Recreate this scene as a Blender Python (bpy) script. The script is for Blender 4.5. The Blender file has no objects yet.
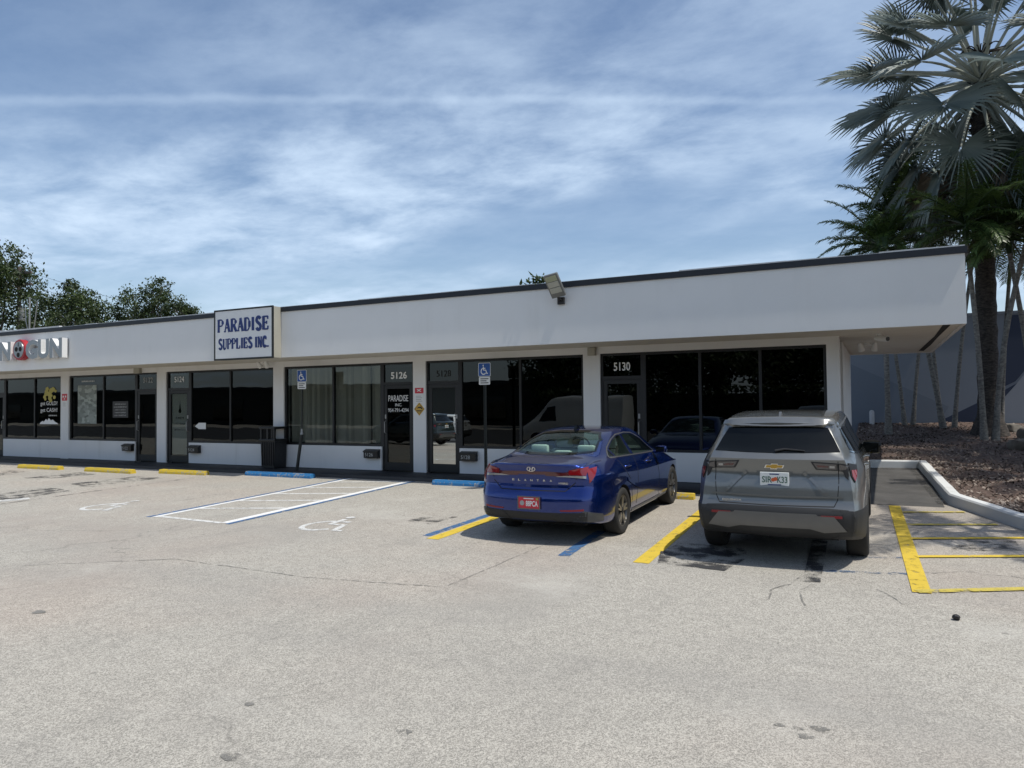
import bpy, bmesh, math, random
from mathutils import Vector, Matrix, Euler
from mathutils.bvhtree import BVHTree

# ------------------------------------------------------------------ camera
S = bpy.context.scene
COL = S.collection
cam_d = bpy.data.cameras.new('camera'); cam = bpy.data.objects.new('camera', cam_d); COL.objects.link(cam)
_r = Vector((0.89491184, 0.44611927, -0.01050657)); _u = Vector((0.02119426, -0.01897402, 0.99959531)); _f = Vector((-0.44573938, 0.89477236, 0.02643524))
m = Matrix.Identity(4)
for i in range(3):
    m[i][0] = _r[i]; m[i][1] = _u[i]; m[i][2] = -_f[i]
m.translation = Vector((0.0, -14.6766, 1.6219))
cam.matrix_world = m
cam_d.sensor_width = 36.0; cam_d.lens = 36.0*732.0/1024.0
cam_d.clip_start = 0.05; cam_d.clip_end = 3000.0
S.camera = cam

# ------------------------------------------------------------------ sun, sky, exposure
SUN_DIR = Vector((0.47, -0.035, 1.0)).normalized()          # towards the sun
sun_el = math.asin(SUN_DIR.z); sun_az = math.atan2(SUN_DIR.x, SUN_DIR.y)
sd = bpy.data.lights.new('sun', 'SUN'); sd.energy = 3.95; sd.angle = math.radians(0.5); sd.color = (1.0, 0.955, 0.87)
so = bpy.data.objects.new('sun', sd); COL.objects.link(so)
so.rotation_euler = SUN_DIR.to_track_quat('Z', 'Y').to_euler(); so.location = (20, -5, 40)

W = bpy.data.worlds.new('World'); S.world = W; W.use_nodes = True
wn = W.node_tree.nodes; wl = W.node_tree.links
for n in list(wn): wn.remove(n)
wout = wn.new('ShaderNodeOutputWorld'); wbg = wn.new('ShaderNodeBackground'); wbg.inputs['Strength'].default_value = 0.082
wsky = wn.new('ShaderNodeTexSky'); wsky.sky_type = 'NISHITA'; wsky.sun_disc = False
wsky.sun_elevation = sun_el; wsky.sun_rotation = sun_az; wsky.air_density = 1.0; wsky.dust_density = 1.2; wsky.ozone_density = 1.6
def wmath(op, a, b=None, c=None, clamp=False):
    n = wn.new('ShaderNodeMath'); n.operation = op; n.use_clamp = clamp
    for k, v in enumerate((a, b, c)):
        if v is None: continue
        if isinstance(v, (int, float)): n.inputs[k].default_value = v
        else: wl.new(v, n.inputs[k])
    return n.outputs[0]
def wnoise(vec, scale, detail, rough, dist=0.0):
    n = wn.new('ShaderNodeTexNoise'); n.inputs['Scale'].default_value = scale; n.inputs['Detail'].default_value = detail
    n.inputs['Roughness'].default_value = rough; n.inputs['Distortion'].default_value = dist
    wl.new(vec, n.inputs['Vector']); return n.outputs['Fac']
def wramp(v, a, b):
    n = wn.new('ShaderNodeMapRange'); n.interpolation_type = 'SMOOTHSTEP'; n.clamp = True
    n.inputs['From Min'].default_value = a; n.inputs['From Max'].default_value = b
    wl.new(v, n.inputs['Value']); return n.outputs['Result']
wtc = wn.new('ShaderNodeTexCoord'); wsep = wn.new('ShaderNodeSeparateXYZ'); wl.new(wtc.outputs['Generated'], wsep.inputs[0])
dx, dy, dz = wsep.outputs[0], wsep.outputs[1], wsep.outputs[2]
den = wmath('ADD', wmath('MAXIMUM', dz, 0.0), 0.13)
cx_, cy_ = wmath('DIVIDE', dx, den), wmath('DIVIDE', dy, den)
wcmb = wn.new('ShaderNodeCombineXYZ'); wl.new(cx_, wcmb.inputs[0]); wl.new(cy_, wcmb.inputs[1])
wmap = wn.new('ShaderNodeMapping'); wmap.inputs['Rotation'].default_value = (0, 0, math.radians(-48)); wmap.inputs['Scale'].default_value = (1.0, 1.45, 1.0)
wmap.inputs['Location'].default_value = (5.2, 1.1, 0.0)
wl.new(wcmb.outputs[0], wmap.inputs['Vector'])
big = wramp(wnoise(wmap.outputs[0], 0.55, 3.0, 0.5, 0.3), 0.34, 0.60)
fine = wramp(wnoise(wmap.outputs[0], 2.4, 11.0, 0.62, 0.18), 0.26, 0.74)
puff = wramp(wnoise(wcmb.outputs[0], 3.6, 9.0, 0.6, 0.1), 0.34, 0.70)
low = wmath('SUBTRACT', 1.0, wramp(dz, 0.20, 0.62))
body = wmath('MULTIPLY', big, wmath('ADD', wmath('MULTIPLY', fine, 0.58), wmath('MULTIPLY', puff, 0.34)))
cl = wmath('MULTIPLY', body, wmath('ADD', wmath('MULTIPLY', low, 0.84), 0.22), clamp=True)
cl = wmath('ADD', cl, wmath('MULTIPLY', fine, 0.17), clamp=True)
# a contrail: a thin band along one great circle
CA = Vector((-0.44573938*732 + 0.89491184*(-512) + 0.02119426*286, 0.89477236*732 + 0.44611927*(-512) - 0.01897402*286, 0.02643524*732 + 5.38 + 0.9996*286)).normalized()
CB = Vector((-0.44573938*732 + 0.89491184*310 + 0.02119426*284, 0.89477236*732 + 0.44611927*310 - 0.01897402*284, 0.02643524*732 - 3.26 + 0.9996*284)).normalized()
CN = CA.cross(CB).normalized()
wdot = wn.new('ShaderNodeVectorMath'); wdot.operation = 'DOT_PRODUCT'; wl.new(wtc.outputs['Generated'], wdot.inputs[0]); wdot.inputs[1].default_value = CN
wob = wmath('MULTIPLY', wmath('SUBTRACT', wnoise(wtc.outputs['Generated'], 7.0, 5.0, 0.6), 0.5), 0.016)
trail = wmath('SUBTRACT', 1.0, wramp(wmath('ABSOLUTE', wmath('ADD', wdot.outputs['Value'], wob)), 0.0, 0.0085))
trail = wmath('MULTIPLY', trail, wmath('ADD', wmath('MULTIPLY', wnoise(wtc.outputs['Generated'], 14.0, 6.0, 0.65), 0.6), 0.30), clamp=True)
cl = wmath('ADD', cl, wmath('MULTIPLY', wmath('MULTIPLY', trail, 0.30), wmath('SUBTRACT', 1.15, cl)), clamp=True)
hz = wmath('MULTIPLY', wmath('SUBTRACT', 1.0, wramp(dz, 0.02, 0.19)), 0.50)
cl = wmath('MAXIMUM', cl, hz)
whs = wn.new('ShaderNodeHueSaturation'); whs.inputs['Saturation'].default_value = 1.02; whs.inputs['Value'].default_value = 1.55
wl.new(wsky.outputs[0], whs.inputs['Color'])
wmix = wn.new('ShaderNodeMixRGB'); wl.new(cl, wmix.inputs['Fac']); wl.new(whs.outputs[0], wmix.inputs['Color1'])
wmix.inputs['Color2'].default_value = (7.5, 9.3, 11.6, 1)
wl.new(wmix.outputs[0], wbg.inputs['Color']); wl.new(wbg.outputs[0], wout.inputs['Surface'])

S.render.engine = 'CYCLES'
S.cycles.use_denoising = True
S.cycles.max_bounces = 8; S.cycles.transparent_max_bounces = 16; S.cycles.caustics_reflective = False; S.cycles.caustics_refractive = False
S.cycles.sample_clamp_indirect = 6.0
S.view_settings.view_transform = 'Standard'; S.view_settings.look = 'None'; S.view_settings.gamma = 1.0
S.view_settings.exposure = 0.10

R = random.Random(7)
PI = math.pi

# ------------------------------------------------------------------ helpers
class MB:
    """collects shapes and links them as one mesh object"""
    def __init__(self): self.v = []; self.f = []; self.mi = []; self.col = []
    def add(self, vs, fs, mi=0, col=None):
        o = len(self.v); self.v += [tuple(p) for p in vs]
        for f in fs: self.f.append([o+i for i in f]); self.mi.append(mi); self.col.append(col)
    def box(self, x0, x1, y0, y1, z0, z1, mi=0, M=None):
        vs = [Vector((x, y, z)) for z in (z0, z1) for y in (y0, y1) for x in (x0, x1)]
        if M is not None: vs = [M @ p for p in vs]
        self.add(vs, [(0,2,3,1),(4,5,7,6),(0,1,5,4),(2,6,7,3),(0,4,6,2),(1,3,7,5)], mi)
    def bbox(self, x0, x1, y0, y1, z0, z1, b=0.01, mi=0, M=None):
        """box with chamfered edges"""
        bm = bmesh.new(); bmesh.ops.create_cube(bm, size=1.0)
        for p in bm.verts: p.co = Vector(((x0+x1)/2+p.co.x*(x1-x0), (y0+y1)/2+p.co.y*(y1-y0), (z0+z1)/2+p.co.z*(z1-z0)))
        bmesh.ops.bevel(bm, geom=list(bm.edges), offset=b, segments=2, affect='EDGES', profile=0.6)
        bm.verts.index_update()
        vs = [p.co.copy() for p in bm.verts]
        if M is not None: vs = [M @ p for p in vs]
        self.add(vs, [[q.index for q in f.verts] for f in bm.faces], mi); bm.free()
    def prism(self, poly, d0, d1, axis='y', mi=0, M=None):
        """extrude a 2D polygon; axis y: poly is (x,z); axis x: poly is (y,z); axis z: poly is (x,y)"""
        def mk(p, d):
            if axis == 'y': return Vector((p[0], d, p[1]))
            if axis == 'x': return Vector((d, p[0], p[1]))
            return Vector((p[0], p[1], d))
        n = len(poly); vs = [mk(p, d0) for p in poly] + [mk(p, d1) for p in poly]
        if M is not None: vs = [M @ p for p in vs]
        fs = [list(range(n))[::-1], list(range(n, 2*n))] + [(i, (i+1) % n, n+(i+1) % n, n+i) for i in range(n)]
        self.add(vs, fs, mi)
    def tube(self, pts, rad, n=8, mi=0, caps=True):
        pts = [Vector(p) for p in pts]; N = len(pts)
        rads = rad if isinstance(rad, (list, tuple)) else [rad]*N
        vs = []; ref = None
        for i, p in enumerate(pts):
            t = (pts[min(i+1, N-1)]-pts[max(i-1, 0)]).normalized()
            if ref is None: ref = t.orthogonal().normalized()
            ref = (ref - t*ref.dot(t)).normalized(); b = t.cross(ref)
            for k in range(n):
                a = 2*PI*k/n; vs.append(p+(ref*math.cos(a)+b*math.sin(a))*rads[i])
        fs = [(i*n+k, i*n+(k+1) % n, (i+1)*n+(k+1) % n, (i+1)*n+k) for i in range(N-1) for k in range(n)]
        if caps: fs += [list(range(n))[::-1], [(N-1)*n+k for k in range(n)]]
        self.add(vs, fs, mi)
    def lathe(self, prof, n=24, axis='z', c=(0,0,0), mi=0, closed=False):
        """prof: (radius, height) list"""
        vs = []; c = Vector(c)
        for (r, h) in prof:
            for k in range(n):
                a = 2*PI*k/n; x, y = r*math.cos(a), r*math.sin(a)
                vs.append(c + (Vector((x, y, h)) if axis == 'z' else Vector((h, x, y)) if axis == 'x' else Vector((x, h, y))))
        N = len(prof)
        fs = [(i*n+k, i*n+(k+1) % n, (i+1)*n+(k+1) % n, (i+1)*n+k) for i in range(N-1) for k in range(n)]
        if closed: fs += [((N-1)*n+k, (N-1)*n+(k+1) % n, (k+1) % n, k) for k in range(n)]
        else: fs += [list(range(n))[::-1], [(N-1)*n+k for k in range(n)]]
        self.add(vs, fs, mi)
    def sheet(self, poly, z, mi=0):
        self.add([(x, y, z(x, y) if callable(z) else z) for x, y in poly], [list(range(len(poly)))], mi)
    def mesh(self, name, mats, smooth=0):
        me = bpy.data.meshes.new(name); me.from_pydata(self.v, [], self.f); me.update()
        for mm in (mats if isinstance(mats, (list, tuple)) else [mats]): me.materials.append(mm)
        me.polygons.foreach_set('material_index', self.mi)
        if any(c is not None for c in self.col):
            at = me.attributes.new('tone', 'FLOAT', 'FACE'); at.data.foreach_set('value', [0.5 if c is None else c for c in self.col])
        fin(me, smooth); return me
    def build(self, name, mats, parent=None, smooth=0, fixn=False):
        me = self.mesh(name, mats, smooth)
        if fixn: fix_normals(me)
        return link(name, me, parent)
def fix_normals(me):
    bm = bmesh.new(); bm.from_mesh(me); bmesh.ops.recalc_face_normals(bm, faces=list(bm.faces)); bm.to_mesh(me); bm.free()
def fin(me, smooth):
    if smooth:
        me.polygons.foreach_set('use_smooth', [True]*len(me.polygons)); me.set_sharp_from_angle(angle=math.radians(smooth))
def link(name, me, parent=None):
    o = bpy.data.objects.new(name, me); COL.objects.link(o)
    if parent is not None: o.parent = parent
    return o
def tag(o, label=None, cat=None, group=None, kind=None):
    if label: o['label'] = label
    if cat: o['category'] = cat
    if group: o['group'] = group
    if kind: o['kind'] = kind
    return o
def thing(name, label, cat, loc=(0,0,0), rot=(0,0,0), group=None):
    o = bpy.data.objects.new(name, None); COL.objects.link(o); o.empty_display_size = 0.2
    o.location = loc; o.rotation_euler = rot
    return tag(o, label, cat, group)
def struct(o): o['kind'] = 'structure'; return o
def stuff(o): o['kind'] = 'stuff'; return o
def dup(root, loc, rotz=None, scale=None, label=None, group=None):
    r = root.copy(); COL.objects.link(r); r.location = loc
    if rotz is not None: r.rotation_euler = (root.rotation_euler[0], root.rotation_euler[1], rotz)
    if scale is not None: r.scale = (scale,)*3 if isinstance(scale, (int, float)) else scale
    if label: r['label'] = label
    if group: r['group'] = group
    def rec(src, dst):
        for ch in [c for c in src.children]:
            c = ch.copy(); COL.objects.link(c); c.parent = dst; rec(ch, c)
    rec(root, r); return r

# ------------------------------------------------------------------ materials
def rgba(c): return (c[0], c[1], c[2], 1.0)
class NT:
    def __init__(self, name):
        self.m = bpy.data.materials.new(name); self.m.use_nodes = True
        self.n = self.m.node_tree.nodes; self.l = self.m.node_tree.links
        self.p = self.n['Principled BSDF']; self.out = self.n['Material Output']
        self.tc = self.n.new('ShaderNodeTexCoord').outputs['Object']
    def set(self, **k):
        for a, v in k.items(): self.p.inputs[a.replace('_', ' ')].default_value = v
    def noise(self, scale, detail=4, rough=0.55, vec=None, dist=0.0):
        n = self.n.new('ShaderNodeTexNoise'); n.inputs['Scale'].default_value = scale; n.inputs['Detail'].default_value = detail
        n.inputs['Roughness'].default_value = rough; n.inputs['Distortion'].default_value = dist
        self.l.new(vec or self.tc, n.inputs['Vector']); return n.outputs['Fac']
    def voro(self, scale, feat='F1', out='Distance', vec=None):
        n = self.n.new('ShaderNodeTexVoronoi'); n.feature = feat; n.inputs['Scale'].default_value = scale
        self.l.new(vec or self.tc, n.inputs['Vector']); return n.outputs[out]
    def mapping(self, scale=(1,1,1), rot=(0,0,0), loc=(0,0,0)):
        n = self.n.new('ShaderNodeMapping'); n.inputs['Scale'].default_value = scale; n.inputs['Rotation'].default_value = rot; n.inputs['Location'].default_value = loc
        self.l.new(self.tc, n.inputs['Vector']); return n.outputs[0]
    def math(self, op, a, b=None, clamp=False):
        n = self.n.new('ShaderNodeMath'); n.operation = op; n.use_clamp = clamp
        for k, v in enumerate((a, b)):
            if v is None: continue
            if isinstance(v, (int, float)): n.inputs[k].default_value = v
            else: self.l.new(v, n.inputs[k])
        return n.outputs[0]
    def step(self, v, a, b, lo=0.0, hi=1.0):
        n = self.n.new('ShaderNodeMapRange'); n.interpolation_type = 'SMOOTHSTEP'
        for k, x in (('From Min', a), ('From Max', b), ('To Min', lo), ('To Max', hi)): n.inputs[k].default_value = x
        self.l.new(v, n.inputs['Value']); return n.outputs['Result']
    def mix(self, fac, a, b, mode='MIX'):
        n = self.n.new('ShaderNodeMixRGB'); n.blend_type = mode
        for k, v in (('Fac', fac), ('Color1', a), ('Color2', b)):
            if isinstance(v, (int, float)): n.inputs[k].default_value = v if k == 'Fac' else (v, v, v, 1)
            elif isinstance(v, tuple): n.inputs[k].default_value = rgba(v)
            else: self.l.new(v, n.inputs[k])
        return n.outputs[0]
    def color(self, v): self.l.new(v, self.p.inputs['Base Color'])
    def rough(self, v): self.l.new(v, self.p.inputs['Roughness'])
    def bump(self, h, strength=0.3, dist=0.01):
        n = self.n.new('ShaderNodeBump'); n.inputs['Strength'].default_value = strength; n.inputs['Distance'].default_value = dist
        self.l.new(h, n.inputs['Height']); self.l.new(n.outputs[0], self.p.inputs['Normal'])
    def alpha(self, v): self.l.new(v, self.p.inputs['Alpha'])
def simple(name, col, rough=0.6, metal=0.0, var=0.12, scale=6.0, bump=0.0, bscale=40.0, **k):
    t = NT(name); t.set(Roughness=rough, Metallic=metal, **k)
    f = t.noise(scale, 5, 0.6)
    t.color(t.mix(f, tuple(c*(1-var) for c in col), tuple(min(1.0, c*(1+var)) for c in col)))
    if bump: t.bump(t.noise(bscale, 4, 0.6), bump, 0.01)
    return t.m
MAT = {}
def _stucco(name, col, dirt):
    t = NT(name); t.set(Roughness=0.85)
    streak = t.noise(1.0, 5, 0.6, t.mapping((2.6, 2.6, 0.22)))
    blot = t.noise(0.7, 5, 0.6)
    f = t.math('MULTIPLY', t.step(streak, 0.45, 0.8), t.step(blot, 0.35, 0.75))
    c = t.mix(t.noise(1.3, 4), tuple(x*0.95 for x in col), tuple(x*1.04 for x in col))
    t.color(t.mix(t.math('MULTIPLY', f, dirt), c, (col[0]*0.6, col[1]*0.58, col[2]*0.52)))
    t.bump(t.noise(90, 4, 0.65), 0.35, 0.006); return t.m
MAT['fascia'] = _stucco('fascia_stucco', (0.74, 0.74, 0.72), 0.22)
MAT['wall'] = _stucco('wall_stucco', (0.72, 0.72, 0.71), 0.40)
MAT['soffit'] = _stucco('soffit_plaster', (0.68, 0.65, 0.58), 0.5)
MAT['trim'] = simple('roof_trim_metal', (0.009, 0.012, 0.018), 0.5, 0.0, 0.25, 3)
MAT['flash'] = simple('roof_flashing', (0.55, 0.56, 0.56), 0.5, 0.0, 0.2, 4)
MAT['roof'] = simple('roof_membrane', (0.5, 0.5, 0.48), 0.9, 0.0, 0.2, 1.5)
MAT['frame'] = simple('bronze_frame', (0.008, 0.0085, 0.009), 0.5, 0.0, 0.2, 8)
MAT['gap'] = simple('dark_gap', (0.012, 0.011, 0.010), 0.9)
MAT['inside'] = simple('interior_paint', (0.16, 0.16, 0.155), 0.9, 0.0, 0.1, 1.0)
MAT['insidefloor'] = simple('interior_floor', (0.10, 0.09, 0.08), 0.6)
MAT['blind'] = simple('blind_fabric', (0.72, 0.69, 0.62), 0.85, 0.0, 0.1, 5)
MAT['white'] = simple('white_lettering', (0.78, 0.78, 0.76), 0.5, 0.0, 0.03)
MAT['grey_letter'] = simple('faded_lettering', (0.36, 0.36, 0.35), 0.6)
MAT['black'] = simple('black_plastic', (0.012, 0.012, 0.013), 0.5, 0.0, 0.2, 20)
MAT['blacksatin'] = simple('black_satin_metal', (0.014, 0.015, 0.016), 0.38, 0.2, 0.2, 14)
MAT['red'] = simple('red_sign_paint', (0.55, 0.03, 0.05), 0.45)
MAT['signyellow'] = simple('yellow_sign_paint', (0.60, 0.36, 0.05), 0.45)
MAT['signwhite'] = simple('sign_white', (0.74, 0.74, 0.72), 0.5, 0.0, 0.05, 3)
MAT['signblue'] = simple('sign_blue', (0.012, 0.075, 0.30), 0.45, 0.0, 0.08, 3)
MAT['letterblue'] = simple('letter_blue', (0.010, 0.028, 0.14), 0.5, 0.0, 0.08, 3)
MAT['cabinet'] = simple('cabinet_cream_metal', (0.36, 0.345, 0.29), 0.55, 0.0, 0.12, 2)
MAT['galv'] = simple('galvanised_steel', (0.30, 0.30, 0.29), 0.5, 0.6, 0.25, 12)
MAT['post'] = simple('green_black_post', (0.022, 0.026, 0.024), 0.5, 0.3, 0.3, 12)
MAT['gold'] = simple('gold_print', (0.42, 0.36, 0.08), 0.6, 0.0, 0.5, 30)
MAT['mailnum'] = simple('number_sticker', (0.45, 0.45, 0.43), 0.6)
def glass(name, tint, refl, base=0.0, rough=0.0, warp=0.12):
    t = NT(name); n, l = t.n, t.l
    tr = n.new('ShaderNodeBsdfTransparent'); tr.inputs['Color'].default_value = rgba(tint)
    gl = n.new('ShaderNodeBsdfGlossy'); gl.inputs['Roughness'].default_value = rough; gl.inputs['Color'].default_value = (0.9, 0.94, 0.92, 1)
    ge = n.new('ShaderNodeNewGeometry'); dt = n.new('ShaderNodeVectorMath'); dt.operation = 'DOT_PRODUCT'
    l.new(ge.outputs['Normal'], dt.inputs[0]); l.new(ge.outputs['Incoming'], dt.inputs[1])
    inv = t.math('SUBTRACT', 1.0, t.math('ABSOLUTE', dt.outputs['Value']), True)
    fr = t.math('ADD', 0.04, t.math('MULTIPLY', t.math('POWER', inv, 5.0), 0.96))      # Schlick, the same from both sides
    if warp:
        b = n.new('ShaderNodeBump'); b.inputs['Strength'].default_value = warp; b.inputs['Distance'].default_value = 0.02
        l.new(t.noise(0.9, 2, 0.4), b.inputs['Height']); l.new(b.outputs[0], gl.inputs['Normal'])
    mx = n.new('ShaderNodeMixShader'); l.new(t.math('ADD', t.math('MULTIPLY', fr, refl), base, True), mx.inputs[0])
    l.new(tr.outputs[0], mx.inputs[1]); l.new(gl.outputs[0], mx.inputs[2]); l.new(mx.outputs[0], t.out.inputs['Surface']); return t.m
MAT['glass'] = glass('tinted_shop_glass', (0.30, 0.32, 0.31), 1.0, 0.008)
MAT['glassclear'] = glass('clear_shop_glass', (0.66, 0.68, 0.66), 1.0, 0.01)
MAT['glassdark'] = glass('dark_film_glass', (0.05, 0.055, 0.055), 1.0, 0.008)
MAT['glassmirror'] = glass('mirror_film_glass', (0.05, 0.06, 0.06), 1.5, 0.42, 0.0, 0.03)
MAT['carglass'] = glass('car_glass', (0.78, 0.86, 0.82), 0.5, 0.005, 0.0, 0.0)
def _paintline(name, col, wear, alpha_lo=0.48, scale=9.0):
    t = NT(name); t.set(Roughness=0.75)
    f = t.noise(scale, 8, 0.7); g = t.noise(150, 3, 0.6)
    t.color(t.mix(t.noise(2.5, 5, 0.6), tuple(c*0.82 for c in col), tuple(min(1, c*1.1) for c in col)))
    a = t.math('ADD', f, t.math('MULTIPLY', t.math('SUBTRACT', g, 0.5), 0.55))
    t.alpha(t.step(a, wear-0.06, wear+0.06)); return t.m
MAT['pl_yellow'] = _paintline('yellow_road_paint', (0.60, 0.43, 0.04), 0.37)
MAT['pl_yellow_worn'] = _paintline('worn_yellow_road_paint', (0.50, 0.40, 0.07), 0.43)
MAT['pl_blue'] = _paintline('blue_road_paint', (0.045, 0.125, 0.27), 0.44)
MAT['pl_blue_worn'] = _paintline('faded_blue_road_paint', (0.06, 0.11, 0.20), 0.53)
MAT['pl_white'] = _paintline('white_road_paint', (0.72, 0.72, 0.70), 0.33)
MAT['pl_white_worn'] = _paintline('worn_white_road_paint', (0.60, 0.60, 0.58), 0.42)
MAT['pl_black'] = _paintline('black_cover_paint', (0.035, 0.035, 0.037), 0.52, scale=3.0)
MAT['crack'] = _paintline('crack_filler', (0.19, 0.182, 0.164), 0.49)
MAT['stain_shade'] = _paintline('oil_stain', (0.06, 0.058, 0.055), 0.55, scale=4.0)  # oil stains, and also the shade painted along the bed kerb
def _asphalt():
    t = NT('weathered_asphalt'); t.set(Roughness=0.9)
    agg = t.voro(165, 'F1', 'Color'); bw = t.n.new('ShaderNodeRGBToBW'); t.l.new(agg, bw.inputs[0])
    agg2 = t.voro(75, 'F1', 'Color'); bw2 = t.n.new('ShaderNodeRGBToBW'); t.l.new(agg2, bw2.inputs[0])
    s = t.step(bw.outputs[0], 0.30, 0.72); s2 = t.step(bw2.outputs[0], 0.25, 0.8)
    grain = t.math('ADD', t.math('MULTIPLY', s, 0.50), t.math('MULTIPLY', s2, 0.22))
    grain = t.math('ADD', grain, t.math('MULTIPLY', t.step(t.noise(7.0, 9, 0.78), .3, .7), 0.15))
    c = t.mix(grain, (0.17, 0.160, 0.139), (0.56, 0.528, 0.462))
    blot = t.noise(0.33, 6, 0.62, None, 0.4)
    c = t.mix(t.step(blot, 0.48, 0.74, 0.0, 0.55), c, (0.265, 0.25, 0.225), 'MIX')
    warm = t.noise(0.16, 4, 0.6)
    c = t.mix(t.step(warm, 0.42, 0.66, 0.0, 0.8), c, (1.06, 0.98, 0.95), 'MULTIPLY')
    dirt = t.noise(1.0, 6, 0.66, t.mapping((1.6, 0.35, 1), (0, 0, 0.15)))
    c = t.mix(t.step(dirt, 0.56, 0.80, 0.0, 0.38), c, (0.155, 0.148, 0.135))
    wv = t.n.new('ShaderNodeVectorMath'); wv.operation = 'MULTIPLY_ADD'
    nn = t.n.new('ShaderNodeTexNoise'); nn.inputs['Scale'].default_value = 1.6; nn.inputs['Detail'].default_value = 6; t.l.new(t.tc, nn.inputs['Vector'])
    t.l.new(nn.outputs['Color'], wv.inputs[0]); wv.inputs[1].default_value = (0.9, 0.9, 0.0); t.l.new(t.tc, wv.inputs[2])
    ck = t.voro(0.36, 'DISTANCE_TO_EDGE', 'Distance', wv.outputs[0])
    ckm = t.math('MULTIPLY', t.step(ck, 0.002, 0.0075, 1.0, 0.0), t.step(t.noise(0.30, 3, 0.5), 0.52, 0.64))
    c = t.mix(t.math('MULTIPLY', ckm, 0.30), c, (0.09, 0.085, 0.075))
    lane = t.noise(0.55, 5, 0.6, t.mapping((0.16, 1.0, 1), (0, 0, -0.12), (3.0, 1.7, 0)))
    c = t.mix(t.step(lane, 0.50, 0.72, 0.0, 0.30), c, (0.20, 0.192, 0.18))
    pale_ = t.noise(0.8, 6, 0.65, t.mapping((0.5, 0.7, 1), (0, 0, 0.6), (9.0, 4.0, 0)))
    c = t.mix(t.step(pale_, 0.54, 0.74, 0.0, 0.35), c, (0.50, 0.48, 0.43))
    spot = t.voro(1.15, 'F1', 'Distance')
    c = t.mix(t.step(t.math('ADD', spot, t.math('MULTIPLY', t.noise(9, 3), 0.05)), 0.040, 0.062, 0.45, 0.0), c, (0.08, 0.078, 0.072))
    t.color(c)
    t.bump(t.math('ADD', t.math('MULTIPLY', bw.outputs[0], 0.6), t.math('MULTIPLY', bw2.outputs[0], 0.4)), 0.55, 0.006); return t.m
MAT['asphalt'] = _asphalt()
def _newasph():
    t = NT('dark_smooth_asphalt'); t.set(Roughness=0.85)
    g = t.math('ADD', t.math('MULTIPLY', t.noise(60, 5, 0.75), 0.6), t.math('MULTIPLY', t.step(t.noise(1.6, 6, 0.65), .3, .7), 0.4))
    t.color(t.mix(g, (0.022, 0.021, 0.020), (0.115, 0.110, 0.104))); t.bump(t.noise(160, 3), 0.4, 0.005); return t.m
MAT['asphalt2'] = _newasph()
MAT['walk'] = simple('dark_painted_sidewalk', (0.012, 0.0145, 0.019), 0.65, 0.0, 0.3, 3, 0.2, 60)
MAT['kerb'] = _stucco('white_kerb_paint', (0.60, 0.61, 0.60), 0.8)
def _stop(name, col):
    t = NT(name); t.set(Roughness=0.75)
    c = t.mix(t.noise(3, 5, .6), tuple(x*.85 for x in col), tuple(min(1, x*1.08) for x in col))
    c = t.mix(t.step(t.math('ADD', t.noise(16, 7, .7), t.math('MULTIPLY', t.noise(2.2, 3), .35)), .72, .78, 0, .85), c, (.33, .32, .29))
    c = t.mix(t.step(t.noise(4, 5, .6, t.mapping((1, 3, 6))), .55, .75, 0, .55), c, (.06, .055, .05))
    t.color(c); t.bump(t.noise(40, 5, .7), .5, .01); return t.m
def _mulch():
    t = NT('mulch_soil'); t.set(Roughness=0.95)
    v = t.voro(28, 'F1', 'Color'); bw = t.n.new('ShaderNodeRGBToBW'); t.l.new(v, bw.inputs[0])
    g = t.math('ADD', t.math('MULTIPLY', bw.outputs[0], 0.6), t.math('MULTIPLY', t.noise(10, 6, 0.7), 0.5))
    t.color(t.mix(g, (0.030, 0.019, 0.015), (0.16, 0.108, 0.085))); t.bump(g, 1.0, 0.03); return t.m
MAT['mulch'] = _mulch()
def _tone(name, a, b, rough=0.8, trans=0.0, spec=0.3):
    t = NT(name); t.set(Roughness=rough, Specular_IOR_Level=spec)
    at = t.n.new('ShaderNodeAttribute'); at.attribute_name = 'tone'
    t.color(t.mix(at.outputs['Fac'], a, b))
    if trans:
        tr = t.n.new('ShaderNodeBsdfTranslucent'); mx = t.n.new('ShaderNodeMixShader'); mx.inputs[0].default_value = trans
        t.l.new(t.p.inputs['Base Color'].links[0].from_socket, tr.inputs['Color'])
        t.l.new(t.p.outputs[0], mx.inputs[1]); t.l.new(tr.outputs[0], mx.inputs[2]); t.l.new(mx.outputs[0], t.out.inputs['Surface'])
    return t.m
MAT['chips'] = _tone('mulch_chips', (0.028, 0.018, 0.014), (0.30, 0.25, 0.21), 0.9)
MAT['leaf'] = _tone('tree_leaf', (0.016, 0.032, 0.010), (0.068, 0.100, 0.030), 0.55, 0.25, 0.4)
MAT['silverleaf'] = _tone('silver_palm_leaf', (0.085, 0.115, 0.105), (0.22, 0.265, 0.245), 0.5, 0.12, 0.5)
MAT['petiole'] = simple('silver_palm_petiole', (0.26, 0.28, 0.24), 0.55, 0.0, 0.2, 4)
MAT['palmleaf'] = _tone('green_palm_leaf', (0.022, 0.045, 0.012), (0.10, 0.16, 0.04), 0.4, 0.2, 0.5)
MAT['deadleaf'] = _tone('dry_palm_leaf', (0.12, 0.09, 0.065), (0.26, 0.21, 0.16), 0.8)
def _bark(name, a, b, sc):
    t = NT(name); t.set(Roughness=0.9)
    g = t.noise(5, 6, 0.65, t.mapping(sc)); t.color(t.mix(t.step(g, 0.3, 0.7), a, b)); t.bump(g, 0.8, 0.03); return t.m
MAT['bark'] = _bark('tree_bark', (0.05, 0.04, 0.032), (0.15, 0.13, 0.11), (3, 3, 0.6))
MAT['bigpalmbark'] = _bark('big_palm_bark', (0.010, 0.009, 0.008), (0.075, 0.062, 0.052), (2, 2, 5))
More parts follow.
